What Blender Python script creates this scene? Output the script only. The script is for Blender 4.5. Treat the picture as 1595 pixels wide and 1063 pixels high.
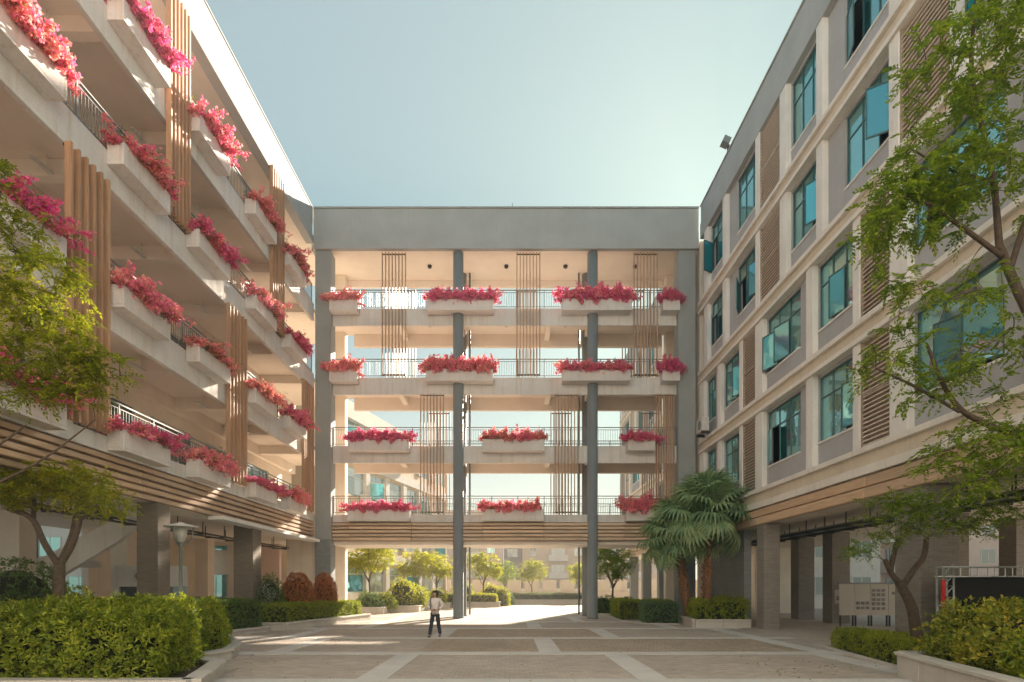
import bpy, bmesh, math, random
import numpy as np
from mathutils import Vector, Matrix, Euler

R = math.radians
random.seed(7)
rng = np.random.default_rng(11)
S = bpy.context.scene
for o in list(bpy.data.objects): bpy.data.objects.remove(o)
COL = S.collection

# ------------------------------------------------------------------ camera
cam_d = bpy.data.cameras.new('Camera'); cam = bpy.data.objects.new('Camera', cam_d); COL.objects.link(cam)
cam.location = (0, 0, 1.75); cam.rotation_euler = (R(90), 0, 0)
cam_d.sensor_width = 36; cam_d.sensor_fit = 'HORIZONTAL'; cam_d.lens = 900 / 1595 * 36
cam_d.shift_x = 0.0022; cam_d.shift_y = 0.2398
cam_d.clip_start = .05; cam_d.clip_end = 3000
S.camera = cam

# ------------------------------------------------------------------ sky, sun, exposure
SUN_AZ, SUN_EL = 21.0, 25.0          # azimuth clockwise from +Y, elevation
W = bpy.data.worlds.new('World'); S.world = W; W.use_nodes = True
nt = W.node_tree
sky = nt.nodes.new('ShaderNodeTexSky'); sky.sky_type = 'NISHITA'; sky.sun_disc = False
sky.sun_elevation = R(SUN_EL); sky.sun_rotation = R(SUN_AZ)
sky.air_density = 1.0; sky.dust_density = 1.4; sky.ozone_density = 1.0; sky.altitude = 0
tint = nt.nodes.new('ShaderNodeMix'); tint.data_type = 'RGBA'; tint.blend_type = 'MULTIPLY'
tint.inputs[0].default_value = 1.0; tint.inputs[7].default_value = (.455, .58, .555, 1)
gam = nt.nodes.new('ShaderNodeGamma'); gam.inputs[1].default_value = .36     # soft highlights of the hazy sky
nt.links.new(sky.outputs[0], gam.inputs[0]); nt.links.new(gam.outputs[0], tint.inputs[6])
nt.links.new(tint.outputs[2], nt.nodes['Background'].inputs[0])
nt.nodes['Background'].inputs[1].default_value = 0.15
sun_d = bpy.data.lights.new('Sun', 'SUN'); sun = bpy.data.objects.new('Sun', sun_d); COL.objects.link(sun)
sun_d.energy = 4.2; sun_d.angle = R(1.2); sun_d.color = (1.0, .85, .68)
sdir = Vector((math.sin(R(SUN_AZ)) * math.cos(R(SUN_EL)), math.cos(R(SUN_AZ)) * math.cos(R(SUN_EL)), math.sin(R(SUN_EL))))
sun.rotation_euler = (-sdir).to_track_quat('-Z', 'Y').to_euler(); sun.location = sdir * 120
S.view_settings.view_transform = 'Standard'; S.view_settings.look = 'None'
S.view_settings.gamma = 1; S.view_settings.use_curve_mapping = False
S.view_settings.exposure = 2.22
S.render.engine = 'CYCLES'
S.cycles.max_bounces = 10; S.cycles.diffuse_bounces = 8; S.cycles.glossy_bounces = 3
S.cycles.transmission_bounces = 4; S.cycles.transparent_max_bounces = 6

# ------------------------------------------------------------------ materials
MATS = {}
class NT:
    def __init__(s, name):
        s.m = bpy.data.materials.new(name); s.m.use_nodes = True
        s.t = s.m.node_tree; s.b = s.t.nodes['Principled BSDF']; s.out = s.t.nodes['Material Output']
        s.pos = s.n('ShaderNodeNewGeometry').outputs['Position']
    def n(s, kind, **kw):
        x = s.t.nodes.new(kind)
        for k, v in kw.items(): setattr(x, k, v)
        return x
    def l(s, a, b): s.t.links.new(a, b)
    def math(s, op, a, b=None, c=None, clamp=False):
        x = s.n('ShaderNodeMath', operation=op, use_clamp=clamp)
        for i, v in enumerate((a, b, c)):
            if v is None: continue
            if isinstance(v, (int, float)): x.inputs[i].default_value = v
            else: s.l(v, x.inputs[i])
        return x.outputs[0]
    def scaled(s, v, sx, sy, sz):
        x = s.n('ShaderNodeVectorMath', operation='MULTIPLY'); s.l(v, x.inputs[0]); x.inputs[1].default_value = (sx, sy, sz)
        return x.outputs[0]
    def noise(s, v, scale, detail=4, rough=.55):
        x = s.n('ShaderNodeTexNoise'); s.l(v, x.inputs['Vector'])
        x.inputs['Scale'].default_value = scale; x.inputs['Detail'].default_value = detail; x.inputs['Roughness'].default_value = rough
        return x.outputs['Fac']
    def ramp(s, f, a, b, va=0., vb=1.):
        x = s.n('ShaderNodeMapRange', clamp=True); s.l(f, x.inputs[0])
        x.inputs[1].default_value = a; x.inputs[2].default_value = b; x.inputs[3].default_value = va; x.inputs[4].default_value = vb
        return x.outputs[0]
    def mix(s, f, a, b, mode='MIX'):
        x = s.n('ShaderNodeMix', data_type='RGBA', blend_type=mode)
        for i, v in ((0, f), (6, a), (7, b)):
            if isinstance(v, (int, float)): x.inputs[i].default_value = v
            elif isinstance(v, tuple): x.inputs[i].default_value = (*v, 1) if len(v) == 3 else v
            else: s.l(v, x.inputs[i])
        return x.outputs[2]
    def bump(s, h, strength, dist):
        x = s.n('ShaderNodeBump'); x.inputs['Strength'].default_value = strength; x.inputs['Distance'].default_value = dist
        s.l(h, x.inputs['Height']); s.l(x.outputs[0], s.b.inputs['Normal'])

def dark(c, k): return tuple(v * k for v in c)

def plaster(name, col, rough=.75, var=.12, streak=.25, tile=None, bump=.15, stain=(.30, .24, .16)):
    """painted or tiled wall: blotchy tone, rain streaks, optional small tiles (w, h, mortar, joint colour factor)"""
    t = NT(name)
    n1 = t.noise(t.pos, .9, 5); n2 = t.noise(t.pos, 9, 4)
    c = t.mix(t.ramp(n1, .3, .7), dark(col, 1 - var), dark(col, 1 + var * .6))
    c = t.mix(t.ramp(n2, .35, .75, 0, .5), c, dark(col, 1 - var * .9))
    if streak:
        sv = t.noise(t.scaled(t.pos, 5.5, 5.5, .22), 1, 4, .65)
        c = t.mix(t.ramp(sv, .52, .74, 0, streak), c, dark(stain, 1))
        sv2 = t.noise(t.scaled(t.pos, 1.1, 1.1, .5), 1, 3, .6)
        c = t.mix(t.ramp(sv2, .6, .75, 0, streak * .6), c, dark(col, .62))
    h = t.noise(t.pos, 60, 3)
    if tile:
        w, hh, mo, k = tile
        sep = t.n('ShaderNodeSeparateXYZ'); t.l(t.pos, sep.inputs[0])
        cmb = t.n('ShaderNodeCombineXYZ'); t.l(t.math('ADD', sep.outputs[0], sep.outputs[1]), cmb.inputs[0]); t.l(sep.outputs[2], cmb.inputs[1])
        br = t.n('ShaderNodeTexBrick'); t.l(cmb.outputs[0], br.inputs['Vector'])
        br.inputs['Scale'].default_value = 1; br.inputs['Brick Width'].default_value = w; br.inputs['Row Height'].default_value = hh
        br.inputs['Mortar Size'].default_value = mo; br.inputs['Mortar Smooth'].default_value = .2; br.inputs['Bias'].default_value = 0
        tv = .13 if w > .1 else .035
        br.inputs['Color1'].default_value = (1 - tv, 1 - tv, 1 - tv, 1); br.inputs['Color2'].default_value = (1 + tv, 1 + tv, 1 + tv, 1); br.inputs['Mortar'].default_value = (k, k, k, 1)
        c = t.mix(1.0, c, br.outputs['Color'], 'MULTIPLY')
        h = t.math('SUBTRACT', t.math('MULTIPLY', h, .25), br.outputs['Fac'])
    t.l(c, t.b.inputs['Base Color']); t.b.inputs['Roughness'].default_value = rough
    t.bump(h, bump, .02)
    MATS[name] = t.m; return t.m

def simple(name, col, rough=.5, metal=0., var=.15, scale=12, bump=0., spec=.5):
    t = NT(name); n = t.noise(t.pos, scale, 4)
    t.l(t.mix(t.ramp(n, .3, .7), dark(col, 1 - var), dark(col, 1 + var)), t.b.inputs['Base Color'])
    t.b.inputs['Roughness'].default_value = rough; t.b.inputs['Metallic'].default_value = metal
    t.b.inputs['Specular IOR Level'].default_value = spec
    if bump: t.bump(t.noise(t.pos, scale * 4, 4), bump, .01)
    MATS[name] = t.m; return t.m

def wood(name, col, axis):
    t = NT(name)
    sc = [24, 24, 24]; sc[axis] = 1.2
    g = t.noise(t.scaled(t.pos, *sc), 1, 4, .6); b = t.noise(t.pos, 1.4, 3)
    c = t.mix(t.ramp(g, .3, .7), dark(col, .72), dark(col, 1.18))
    c = t.mix(t.ramp(b, .4, .75, 0, .45), c, dark((col[0] * .9, col[1] * 1.05, col[2] * 1.3), 1.1))
    oi = t.n('ShaderNodeObjectInfo'); 
    c = t.mix(1.0, c, t.mix(oi.outputs['Random'], (.82, .82, .82), (1.12, 1.1, 1.08)), 'MULTIPLY')
    t.l(c, t.b.inputs['Base Color']); t.b.inputs['Roughness'].default_value = .55; t.bump(g, .2, .004)
    MATS[name] = t.m

def paving(name, col, bw, bh, mortar, var, jk=.55, rot=False):
    t = NT(name)
    v = t.pos
    if rot:
        sep = t.n('ShaderNodeSeparateXYZ'); t.l(v, sep.inputs[0]); cmb = t.n('ShaderNodeCombineXYZ'); t.l(sep.outputs[1], cmb.inputs[0]); t.l(sep.outputs[0], cmb.inputs[1]); v = cmb.outputs[0]
    br = t.n('ShaderNodeTexBrick'); t.l(v, br.inputs['Vector']); br.inputs['Scale'].default_value = 1
    br.inputs['Brick Width'].default_value = bw; br.inputs['Row Height'].default_value = bh; br.inputs['Mortar Size'].default_value = mortar; br.inputs['Mortar Smooth'].default_value = .3
    br.inputs['Color1'].default_value = (1 - var, 1 - var, 1 - var, 1); br.inputs['Color2'].default_value = (1 + var, 1 + var, 1 + var, 1); br.inputs['Mortar'].default_value = (jk, jk, jk * .95, 1)
    n1 = t.noise(t.pos, .5, 5, .6); n2 = t.noise(t.scaled(t.pos, 1.5, 7, 1), 1, 5, .7); n3 = t.noise(t.pos, 45, 3)
    c = t.mix(t.ramp(n1, .3, .7), dark(col, .82), dark(col, 1.15))
    c = t.mix(t.ramp(n2, .35, .72, 0, .65), c, dark((col[0] * 1.0, col[1] * .93, col[2] * .85), .68))
    c = t.mix(t.ramp(n3, .3, .7, 0, .35), c, dark(col, .7))
    c = t.mix(1.0, c, br.outputs['Color'], 'MULTIPLY')
    t.l(c, t.b.inputs['Base Color']); t.b.inputs['Roughness'].default_value = .72
    t.bump(t.math('SUBTRACT', t.math('MULTIPLY', t.math('ADD', n3, n2), .4), br.outputs['Fac']), .5, .008)
    MATS[name] = t.m

def leafmat(name, cols, trans=.35, rough=.45, scale=2.5, wo=.15):
    """cols: 3 colours mixed by a per-leaf random value and a soft patch noise"""
    t = NT(name)
    at = t.n('ShaderNodeAttribute', attribute_name='rnd'); n = t.noise(t.pos, scale, 3)
    oi = t.n('ShaderNodeObjectInfo')
    f = t.math('ADD', t.math('MULTIPLY', at.outputs['Fac'], .55), t.math('ADD', t.math('MULTIPLY', t.ramp(n, .3, .7), .35), t.math('MULTIPLY', oi.outputs['Random'], wo)))
    r = t.n('ShaderNodeValToRGB'); t.l(f, r.inputs[0])
    e = r.color_ramp.elements; e[0].position = .15; e[0].color = (*cols[0], 1); e[1].position = .9; e[1].color = (*cols[2], 1)
    m = e.new(.5); m.color = (*cols[1], 1)
    t.l(r.outputs[0], t.b.inputs['Base Color']); t.b.inputs['Roughness'].default_value = rough; t.b.inputs['Specular IOR Level'].default_value = .35
    tr = t.n('ShaderNodeBsdfTranslucent'); t.l(t.mix(1.0, r.outputs[0], (1.5, 1.45, .9), 'MULTIPLY') if cols[0][1] > cols[0][0] else r.outputs[0], tr.inputs[0])
    mx = t.n('ShaderNodeMixShader'); mx.inputs[0].default_value = trans
    t.l(t.b.outputs[0], mx.inputs[1]); t.l(tr.outputs[0], mx.inputs[2]); t.l(mx.outputs[0], t.out.inputs[0])
    MATS[name] = t.m

def glassmat(name, diff, gloss, fac, rough=.03):
    """tinted window glass: body colour under a coloured mirror coat, slightly wavy"""
    t = NT(name)
    oi = t.n('ShaderNodeObjectInfo'); t.l(t.mix(oi.outputs['Random'], dark(diff, .35), dark(diff, 1.9)), t.b.inputs['Base Color']); t.b.inputs['Roughness'].default_value = .25
    g = t.n('ShaderNodeBsdfGlossy'); g.inputs['Color'].default_value = (*gloss, 1); g.inputs['Roughness'].default_value = rough
    bp = t.n('ShaderNodeBump'); bp.inputs['Strength'].default_value = .05; bp.inputs['Distance'].default_value = .05
    t.l(t.noise(t.pos, 1.7, 2), bp.inputs['Height']); t.l(bp.outputs[0], g.inputs['Normal'])
    mx = t.n('ShaderNodeMixShader'); mx.inputs[0].default_value = fac
    t.l(t.b.outputs[0], mx.inputs[1]); t.l(g.outputs[0], mx.inputs[2]); t.l(mx.outputs[0], t.out.inputs[0])
    MATS[name] = t.m

plaster('white_tile', (.80, .78, .745), tile=(.047, .047, .0035, .8), streak=.55, stain=(.55, .42, .24))
plaster('white_wall', (.76, .745, .715), streak=.45, stain=(.5, .40, .26))
plaster('fascia_wall', (.43, .445, .44), streak=.14)
plaster('soffit', (.82, .735, .645), streak=.06, var=.08)
plaster('cream_wall', (.80, .71, .60), streak=.12)
plaster('grey_paint', (0.24, 0.255, 0.255), streak=.1, tile=(.24, .062, .004, .72))
plaster('column_paint', (0.25, 0.275, 0.28), streak=.08, rough=.5)
plaster('pillar_tile', (0.27, 0.245, 0.215), streak=.1, tile=(.24, .06, .005, .62), bump=.3)
plaster('pier_paint', (.33, .35, .345), streak=.1)
plaster('pillar_brown', (.20, .165, .125), streak=.1, tile=(.24, .06, .005, .62), bump=.3)
plaster('pilaster', (.86, .83, .79), streak=.16)
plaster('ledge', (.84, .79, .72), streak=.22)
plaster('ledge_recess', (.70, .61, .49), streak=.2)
plaster('panel_grey', (.46, .455, .465), streak=.16, tile=(.047, .047, .003, .88))
plaster('stone', (0.55, 0.52, 0.47), streak=.22, bump=.35)
plaster('granite', (.66, .64, .60), streak=0, var=.15, bump=.2)
plaster('far_cream', (.62, .50, .37), streak=.2)
plaster('far_pink', (.60, .45, .38), streak=.2)
plaster('far_white', (.64, .62, .58), streak=.2)
plaster('bounce_white', (.85, .835, .80), streak=.1)  # extra white finish of the added block that bounces sunlight
plaster('soil', (.06, .045, .03), streak=0, bump=.6)
paving('pavers', (.57, .50, .43), .2, .1, .005, .14)
paving('pavers_dark', (.44, .36, .28), .115, .23, .010, .16, jk=1.35, rot=False)
paving('asphalt_ground', (.42, .385, .34), .6, .6, .006, .06)
wood('wood_z', (.50, .30, .175), 2)
wood('wood_x', (.68, .50, .34), 0)
wood('wood_y', (.62, .43, .275), 1)
simple('louvre', (.74, .64, .54), .5)
simple('louvre_back', (.36, .29, .23), .7)
simple('rail_metal', (.20, .22, .22), .4, .3)
simple('dark_metal', (.05, .045, .04), .5, .3)
simple('alu', (.42, .44, .44), .35, .7)
simple('frame_teal', (.07, .14, .14), .35, .4)
simple('frame_white', (.55, .56, .55), .4, .1)
simple('black_cloth', (.012, .012, .013), .9)
simple('white_plastic', (.62, .61, .58), .4)
simple('red_cloth', (.5, .02, .02), .7)
simple('unlit_interior', (.05, .055, .055), .8)  # near-black colour stands for the unlit rooms behind the windows
simple('paper', (.52, .49, .44), .6, var=.05)
simple('print', (.20, .19, .20), .6, var=.5, scale=9)
simple('bark', (.13, .095, .065), .9, var=.35, scale=14, bump=.8)
simple('bark_dark', (.085, .06, .042), .9, var=.4, scale=14, bump=.8)
simple('palm_bark', (.22, .115, .06), .95, var=.75, scale=11, bump=1.0)
simple('twig', (.10, .07, .045), .9)
simple('hedge_core', (.018, .022, .008), .95, var=.4)  # near-black: the shade inside hedges and bushes put into the colour
simple('lamp_shade', (.5, .5, .47), .3)
glassmat('glass_teal', (.04, .17, .18), (.48, .80, .80), .55)
glassmat('glass_pale', (.22, .26, .26), (.7, .8, .8), .35)
glassmat('glass_skylit', (.03, .36, .46), (.40, .85, .92), .45)  # brighter copy of the teal glass: skylight on open sashes put into the colour
glassmat('glass_dark', (.015, .022, .022), (.55, .62, .6), .25)
leafmat('leaf_hedge', [(.11, .15, .018), (.25, .32, .03), (.50, .50, .06)], .45)
leafmat('leaf_dark', [(.05, .11, .025), (.10, .18, .035), (.19, .27, .05)], .35)
leafmat('leaf_blue', [(.09, .17, .09), (.15, .25, .12), (.26, .36, .17)], .35)
leafmat('leaf_tree', [(.10, .18, .024), (.19, .28, .03), (.36, .40, .045)], .55)
leafmat('leaf_yellow', [(.16, .20, .018), (.32, .36, .025), (.58, .50, .04)], .6)
leafmat('leaf_olive', [(.12, .16, .02), (.22, .26, .025), (.42, .38, .035)], .55)
leafmat('leaf_croton', [(.10, .15, .025), (.25, .30, .03), (.58, .46, .06)], .4)
leafmat('leaf_red', [(.26, .17, .04), (.46, .17, .05), (.58, .19, .07)], .25)
leafmat('leaf_palm', [(.16, .27, .14), (.25, .37, .20), (.40, .48, .26)], .4)
leafmat('petal', [(.82, .07, .38), (.93, .22, .44), (.97, .48, .38)], .52, .6, 1.4, .45)
leafmat('leaf_vine', [(.09, .13, .03), (.16, .19, .04), (.25, .24, .05)], .35)
simple('skin', (.50, .30, .21), .55, var=.05)
simple('blouse', (.70, .65, .62), .85, var=.06, scale=8, bump=.1)
simple('jeans', (.030, .040, .055), .85, var=.2, bump=.1)
simple('hair', (.015, .011, .009), .5)
simple('shoe', (.02, .02, .022), .5)

# ------------------------------------------------------------------ mesh helpers
WL = {}                                   # world location of every root (all roots are unrotated)
def tag(o, label=None, cat=None, group=None, kind=None):
    if label: o['label'] = label
    if cat: o['category'] = cat
    if group: o['group'] = group
    if kind: o['kind'] = kind
    return o
def root(name, loc, label, cat, group=None):
    o = bpy.data.objects.new(name, None); COL.objects.link(o); o.location = loc; o.empty_display_size = .2
    WL[o.name] = Vector(loc); return tag(o, label, cat, group)
def wl(p): return WL.get(p.name, Vector((0, 0, 0))) if p else Vector((0, 0, 0))
class MB:
    def __init__(s): s.v = []; s.f = []; s.sm = []
    def box(s, x0, x1, y0, y1, z0, z1):
        if x0 > x1: x0, x1 = x1, x0
        if y0 > y1: y0, y1 = y1, y0
        if z0 > z1: z0, z1 = z1, z0
        b = len(s.v)
        s.v += [(x0, y0, z0), (x1, y0, z0), (x1, y1, z0), (x0, y1, z0), (x0, y0, z1), (x1, y0, z1), (x1, y1, z1), (x0, y1, z1)]
        s.f += [tuple(b + i for i in q) for q in ((0, 3, 2, 1), (4, 5, 6, 7), (0, 1, 5, 4), (1, 2, 6, 5), (2, 3, 7, 6), (3, 0, 4, 7))]
        s.sm += [False] * 6; return s
    def prism(s, poly, z0, z1):
        b = len(s.v); n = len(poly)
        a = sum(poly[i][0] * poly[(i + 1) % n][1] - poly[(i + 1) % n][0] * poly[i][1] for i in range(n))
        if a < 0: poly = poly[::-1]
        s.v += [(p[0], p[1], z0) for p in poly] + [(p[0], p[1], z1) for p in poly]
        s.f += [tuple(b + i for i in range(n))[::-1], tuple(b + n + i for i in range(n))] + [(b + i, b + (i + 1) % n, b + n + (i + 1) % n, b + n + i) for i in range(n)]
        s.sm += [False] * (n + 2); return s
    def tube(s, pts, rad, n=8, cap=True):
        pts = [Vector(p) for p in pts]; m = len(pts)
        if isinstance(rad, (int, float)): rad = [rad] * m
        b = len(s.v); up = None
        for i, p in enumerate(pts):
            d = (pts[min(i + 1, m - 1)] - pts[max(i - 1, 0)]).normalized()
            if up is None:
                up = Vector((0, 0, 1)) if abs(d.z) < .9 else Vector((1, 0, 0))
            a = d.cross(up).normalized(); up = a.cross(d).normalized()
            for k in range(n):
                t = 2 * math.pi * k / n
                s.v.append(tuple(p + (a * math.cos(t) + up * math.sin(t)) * rad[i]))
        for i in range(m - 1):
            for k in range(n):
                k2 = (k + 1) % n
                s.f.append((b + i * n + k, b + i * n + k2, b + (i + 1) * n + k2, b + (i + 1) * n + k)); s.sm.append(n > 5)
        if cap:
            s.f += [tuple(b + k for k in range(n))[::-1], tuple(b + (m - 1) * n + k for k in range(n))]; s.sm += [False, False]
        return s
    def lathe(s, c, prof, n=20):
        b = len(s.v)
        for r, z in prof:
            for k in range(n):
                t = 2 * math.pi * k / n; s.v.append((c[0] + r * math.cos(t), c[1] + r * math.sin(t), c[2] + z))
        for i in range(len(prof) - 1):
            for k in range(n):
                k2 = (k + 1) % n; s.f.append((b + i * n + k, b + i * n + k2, b + (i + 1) * n + k2, b + (i + 1) * n + k)); s.sm.append(True)
        m = len(prof) - 1
        s.f += [tuple(b + k for k in range(n))[::-1], tuple(b + m * n + k for k in range(n))]; s.sm += [False, False]
        return s
    def build(s, name, mat, parent=None, bev=0., off=None):
        o = link(name, s.mesh(name, mat, wl(parent) if off is None else Vector(off)), parent)
        if bev: bevel(o, bev)
        return o
    def mesh(s, name, mat, off=Vector((0, 0, 0))):
        me = bpy.data.meshes.new(name)
        me.from_pydata([(x - off[0], y - off[1], z - off[2]) for x, y, z in s.v], [], s.f); me.update()
        me.polygons.foreach_set('use_smooth', s.sm)
        me.materials.append(MATS[mat]); return me
def link(name, me, parent=None, loc=(0, 0, 0), rot=(0, 0, 0), scale=(1, 1, 1)):
    o = bpy.data.objects.new(name, me); COL.objects.link(o); o.parent = parent
    o.location = loc; o.rotation_euler = rot; o.scale = scale
    return o
def bevel(o, w, seg=2):
    m = o.modifiers.new('Bevel', 'BEVEL'); m.width = w; m.segments = seg; m.limit_method = 'ANGLE'; m.angle_limit = R(40)
BOXC = {}
def piece(name, x0, x1, y0, y1, z0, z1, mat, parent, bev=0., base=None):
    """one box-shaped piece whose mesh is shared with every piece of the same size"""
    dx, dy, dz = round(abs(x1 - x0), 3), round(abs(y1 - y0), 3), round(abs(z1 - z0), 3)
    key = (name, dx, dy, dz, mat)
    if key not in BOXC:
        BOXC[key] = MB().box(-dx / 2, dx / 2, -dy / 2, dy / 2, -dz / 2, dz / 2).mesh(name, mat)
    w = wl(base if base is not None else parent)
    o = link(name, BOXC[key], parent, (Vector(((x0 + x1) / 2, (y0 + y1) / 2, (z0 + z1) / 2)) - w))
    if bev: bevel(o, bev, 1)
    return o

# ------------------------------------------------------------------ foliage helpers
def unit(a): return a / np.maximum(np.linalg.norm(a, axis=1, keepdims=True), 1e-9)
def leaf_mesh(name, P, D, N, L, Wd, mat, fold=.18):
    """one folded diamond (2 triangles) for each leaf"""
    n = len(P); D = unit(D); Sd = unit(np.cross(D, N)); Nn = np.cross(Sd, D)
    L = np.broadcast_to(np.asarray(L, float).reshape(-1, 1), (n, 1)); Wd = np.broadcast_to(np.asarray(Wd, float).reshape(-1, 1), (n, 1))
    V = np.empty((n, 4, 3)); V[:, 0] = P
    V[:, 1] = P + D * L * .5 + Sd * Wd * .5 + Nn * Wd * fold
    V[:, 2] = P + D * L - Nn * L * .12
    V[:, 3] = P + D * L * .5 - Sd * Wd * .5 + Nn * Wd * fold
    me = bpy.data.meshes.new(name); me.vertices.add(n * 4); me.vertices.foreach_set('co', V.ravel())
    b = (np.arange(n) * 4)[:, None]
    idx = np.concatenate([b + [0, 1, 2], b + [0, 2, 3]], axis=1).reshape(-1)
    me.loops.add(n * 6); me.loops.foreach_set('vertex_index', idx.astype(np.int32))
    me.polygons.add(n * 2); me.polygons.foreach_set('loop_start', np.arange(0, n * 6, 3, dtype=np.int32)); me.polygons.foreach_set('loop_total', np.full(n * 2, 3, np.int32))
    at = me.attributes.new('rnd', 'FLOAT', 'FACE'); at.data.foreach_set('value', np.repeat(rng.random(n), 2).astype(np.float32))
    me.update(calc_edges=True); me.materials.append(MATS[mat]); return me
def rand_dirs(n): return unit(rng.normal(size=(n, 3)))
def in_poly(p, poly):
    x, y = p[:, 0], p[:, 1]; c = np.zeros(len(p), bool); j = len(poly) - 1
    for i in range(len(poly)):
        xi, yi = poly[i]; xj, yj = poly[j]
        c ^= ((yi > y) != (yj > y)) & (x < (xj - xi) * (y - yi) / (yj - yi + 1e-12) + xi); j = i
    return c
def lump(P, s=2.1, seed=0.):
    return (np.sin(P[:, 0] * s + seed) * np.cos(P[:, 1] * s * 1.3 + seed * 2) + np.sin(P[:, 2] * s * 1.7 + P[:, 0] * 1.1 * s + seed)) * .5
def rosettes(P, N, k, L, Wd, spread=.9):
    """k leaves fanned round each point P with outward axis N"""
    n = len(P); Pk = np.repeat(P, k, 0); Nk = np.repeat(N, k, 0)
    D = unit(Nk * rng.uniform(-.1, .75, (n * k, 1)) + rand_dirs(n * k) * spread)
    return Pk + D * .008, D, unit(Nk + rand_dirs(n * k) * .6), L * rng.uniform(.6, 1.25, n * k), Wd * rng.uniform(.7, 1.2, n * k)
def hedge(name, label, poly, z0, z1, mat, L=.06, Wd=.028, dens=260, k=6, cat='hedge', group=None, rough=.06, rnd=.22, inset=.93):
    cx = sum(p[0] for p in poly) / len(poly); cy = sum(p[1] for p in poly) / len(poly)
    r = root(name, (cx, cy, z0), label, cat, group)
    pts, nor = [], []
    n = len(poly); a = sum(poly[i][0] * poly[(i + 1) % n][1] - poly[(i + 1) % n][0] * poly[i][1] for i in range(n))
    if a < 0: poly = poly[::-1]
    for i in range(n):
        p, q = np.array(poly[i]), np.array(poly[(i + 1) % n]); ln = np.linalg.norm(q - p)
        m = int(ln * (z1 - z0) * dens); t = rng.random((m, 1)); h = z0 + (z1 - z0) * rng.random((m, 1)) ** .9
        nn = np.array([(q - p)[1], -(q - p)[0], 0]) / ln; up = np.clip((h - (z1 - rnd)) / rnd, 0, 1)
        pts.append(np.hstack([p + (q - p) * t, h]) - nn * rnd * (1 - np.sqrt(np.maximum(0, 1 - up ** 2))) * .9)
        nor.append(np.repeat(nn[None], m, 0) * (1 - .7 * up) + np.array([0, 0, .3]) + np.array([0, 0, .7]) * up)
    mn, mx = np.min(poly, 0), np.max(poly, 0); m = int((mx - mn).prod() * dens)
    t = np.hstack([mn + (mx - mn) * rng.random((m, 2)), np.full((m, 1), z1)]); t = t[in_poly(t, poly)]
    de = np.full(len(t), 9.)
    for i in range(n):
        p, q = np.array(poly[i]), np.array(poly[(i + 1) % n]); e = (q - p) / np.linalg.norm(q - p); de = np.minimum(de, np.abs((t[:, :2] - p) @ np.array([e[1], -e[0]])))
    k_ = np.clip(1 - de / rnd, 0, 1); t[:, 2] -= rnd * (1 - np.sqrt(1 - k_ ** 2)) * .9
    pts.append(t); nor.append(np.repeat(np.array([[0, 0, 1.]]), len(t), 0))
    P = np.vstack(pts); N = unit(np.vstack(nor))
    P = P + N * (lump(P, 2.3, cx) * rough + rng.normal(0, rough * .55, len(P)))[:, None]
    P[:, 2] = np.maximum(P[:, 2], z0 + .01)
    a_, b_, c_, d_, e_ = rosettes(P - np.array([cx, cy, z0]), N, k, L, Wd)
    link('foliage', leaf_mesh('foliage', a_, b_, c_, d_, e_, mat), r)
    ins = [(cx + (p[0] - cx) * inset, cy + (p[1] - cy) * inset) for p in poly]; ins2 = [(cx + (p[0] - cx) * (inset - .08), cy + (p[1] - cy) * (inset - .08)) for p in poly]
    MB().prism(ins, z0, z1 - .09 - rnd * .7).prism(ins2, z1 - .092 - rnd * .7, z1 - .08).build('shade_core', 'hedge_core', r)  # solid near-black core stands for the shade deep in the hedge
    return r
def shrub(name, label, c, prof, h, mat, L=.06, Wd=.03, n=900, k=6, cat='shrub', group=None, rough=.06, core='hedge_core'):
    """rounded or egg shaped bush: prof(t)=radius at height t*h"""
    r = root(name, c, label, cat, group)
    n = int(n * 1.8); t = rng.random(n * 3); w = np.array([prof(x) for x in t]); keep = rng.random(n * 3) < (w / w.max() * .9 + .1); t = t[keep][:n]
    rad = np.array([prof(x) for x in t]); a = rng.random(len(t)) * 2 * np.pi
    P = np.stack([rad * np.cos(a), rad * np.sin(a), t * h], 1)
    dr = np.array([(prof(min(x + .03, 1)) - prof(max(x - .03, 0))) / (.06 * h) for x in t])
    N = unit(np.stack([np.cos(a), np.sin(a), -dr + .2], 1))
    P += N * (lump(P, 3.3, c[0]) * rough + rng.normal(0, rough * .6, len(P)))[:, None]
    link('foliage', leaf_mesh('foliage', *rosettes(P, N, k, L, Wd), mat), r)
    MB().lathe((0, 0, 0), [(max(prof(x) * .8, .01), x * h * .9) for x in np.linspace(0, 1, 10)], 12).build('shade_core', core, r, off=(0, 0, 0))  # solid near-black core stands for the shade between the leaves
    return r
def resample(pts, step):
    out = [Vector(pts[0])]
    for a, b in zip(pts[:-1], pts[1:]):
        a, b = Vector(a), Vector(b); m = max(1, int((b - a).length / step))
        out += [a.lerp(b, (i + 1) / m) for i in range(m)]
    return out
def smooth(pts, it=2):
    pts = [Vector(p) for p in pts]
    for _ in range(it):
        q = [pts[0]]
        for a, b in zip(pts[:-1], pts[1:]): q += [a.lerp(b, .25), a.lerp(b, .75)]
        pts = q + [pts[-1]]
    return pts
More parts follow.
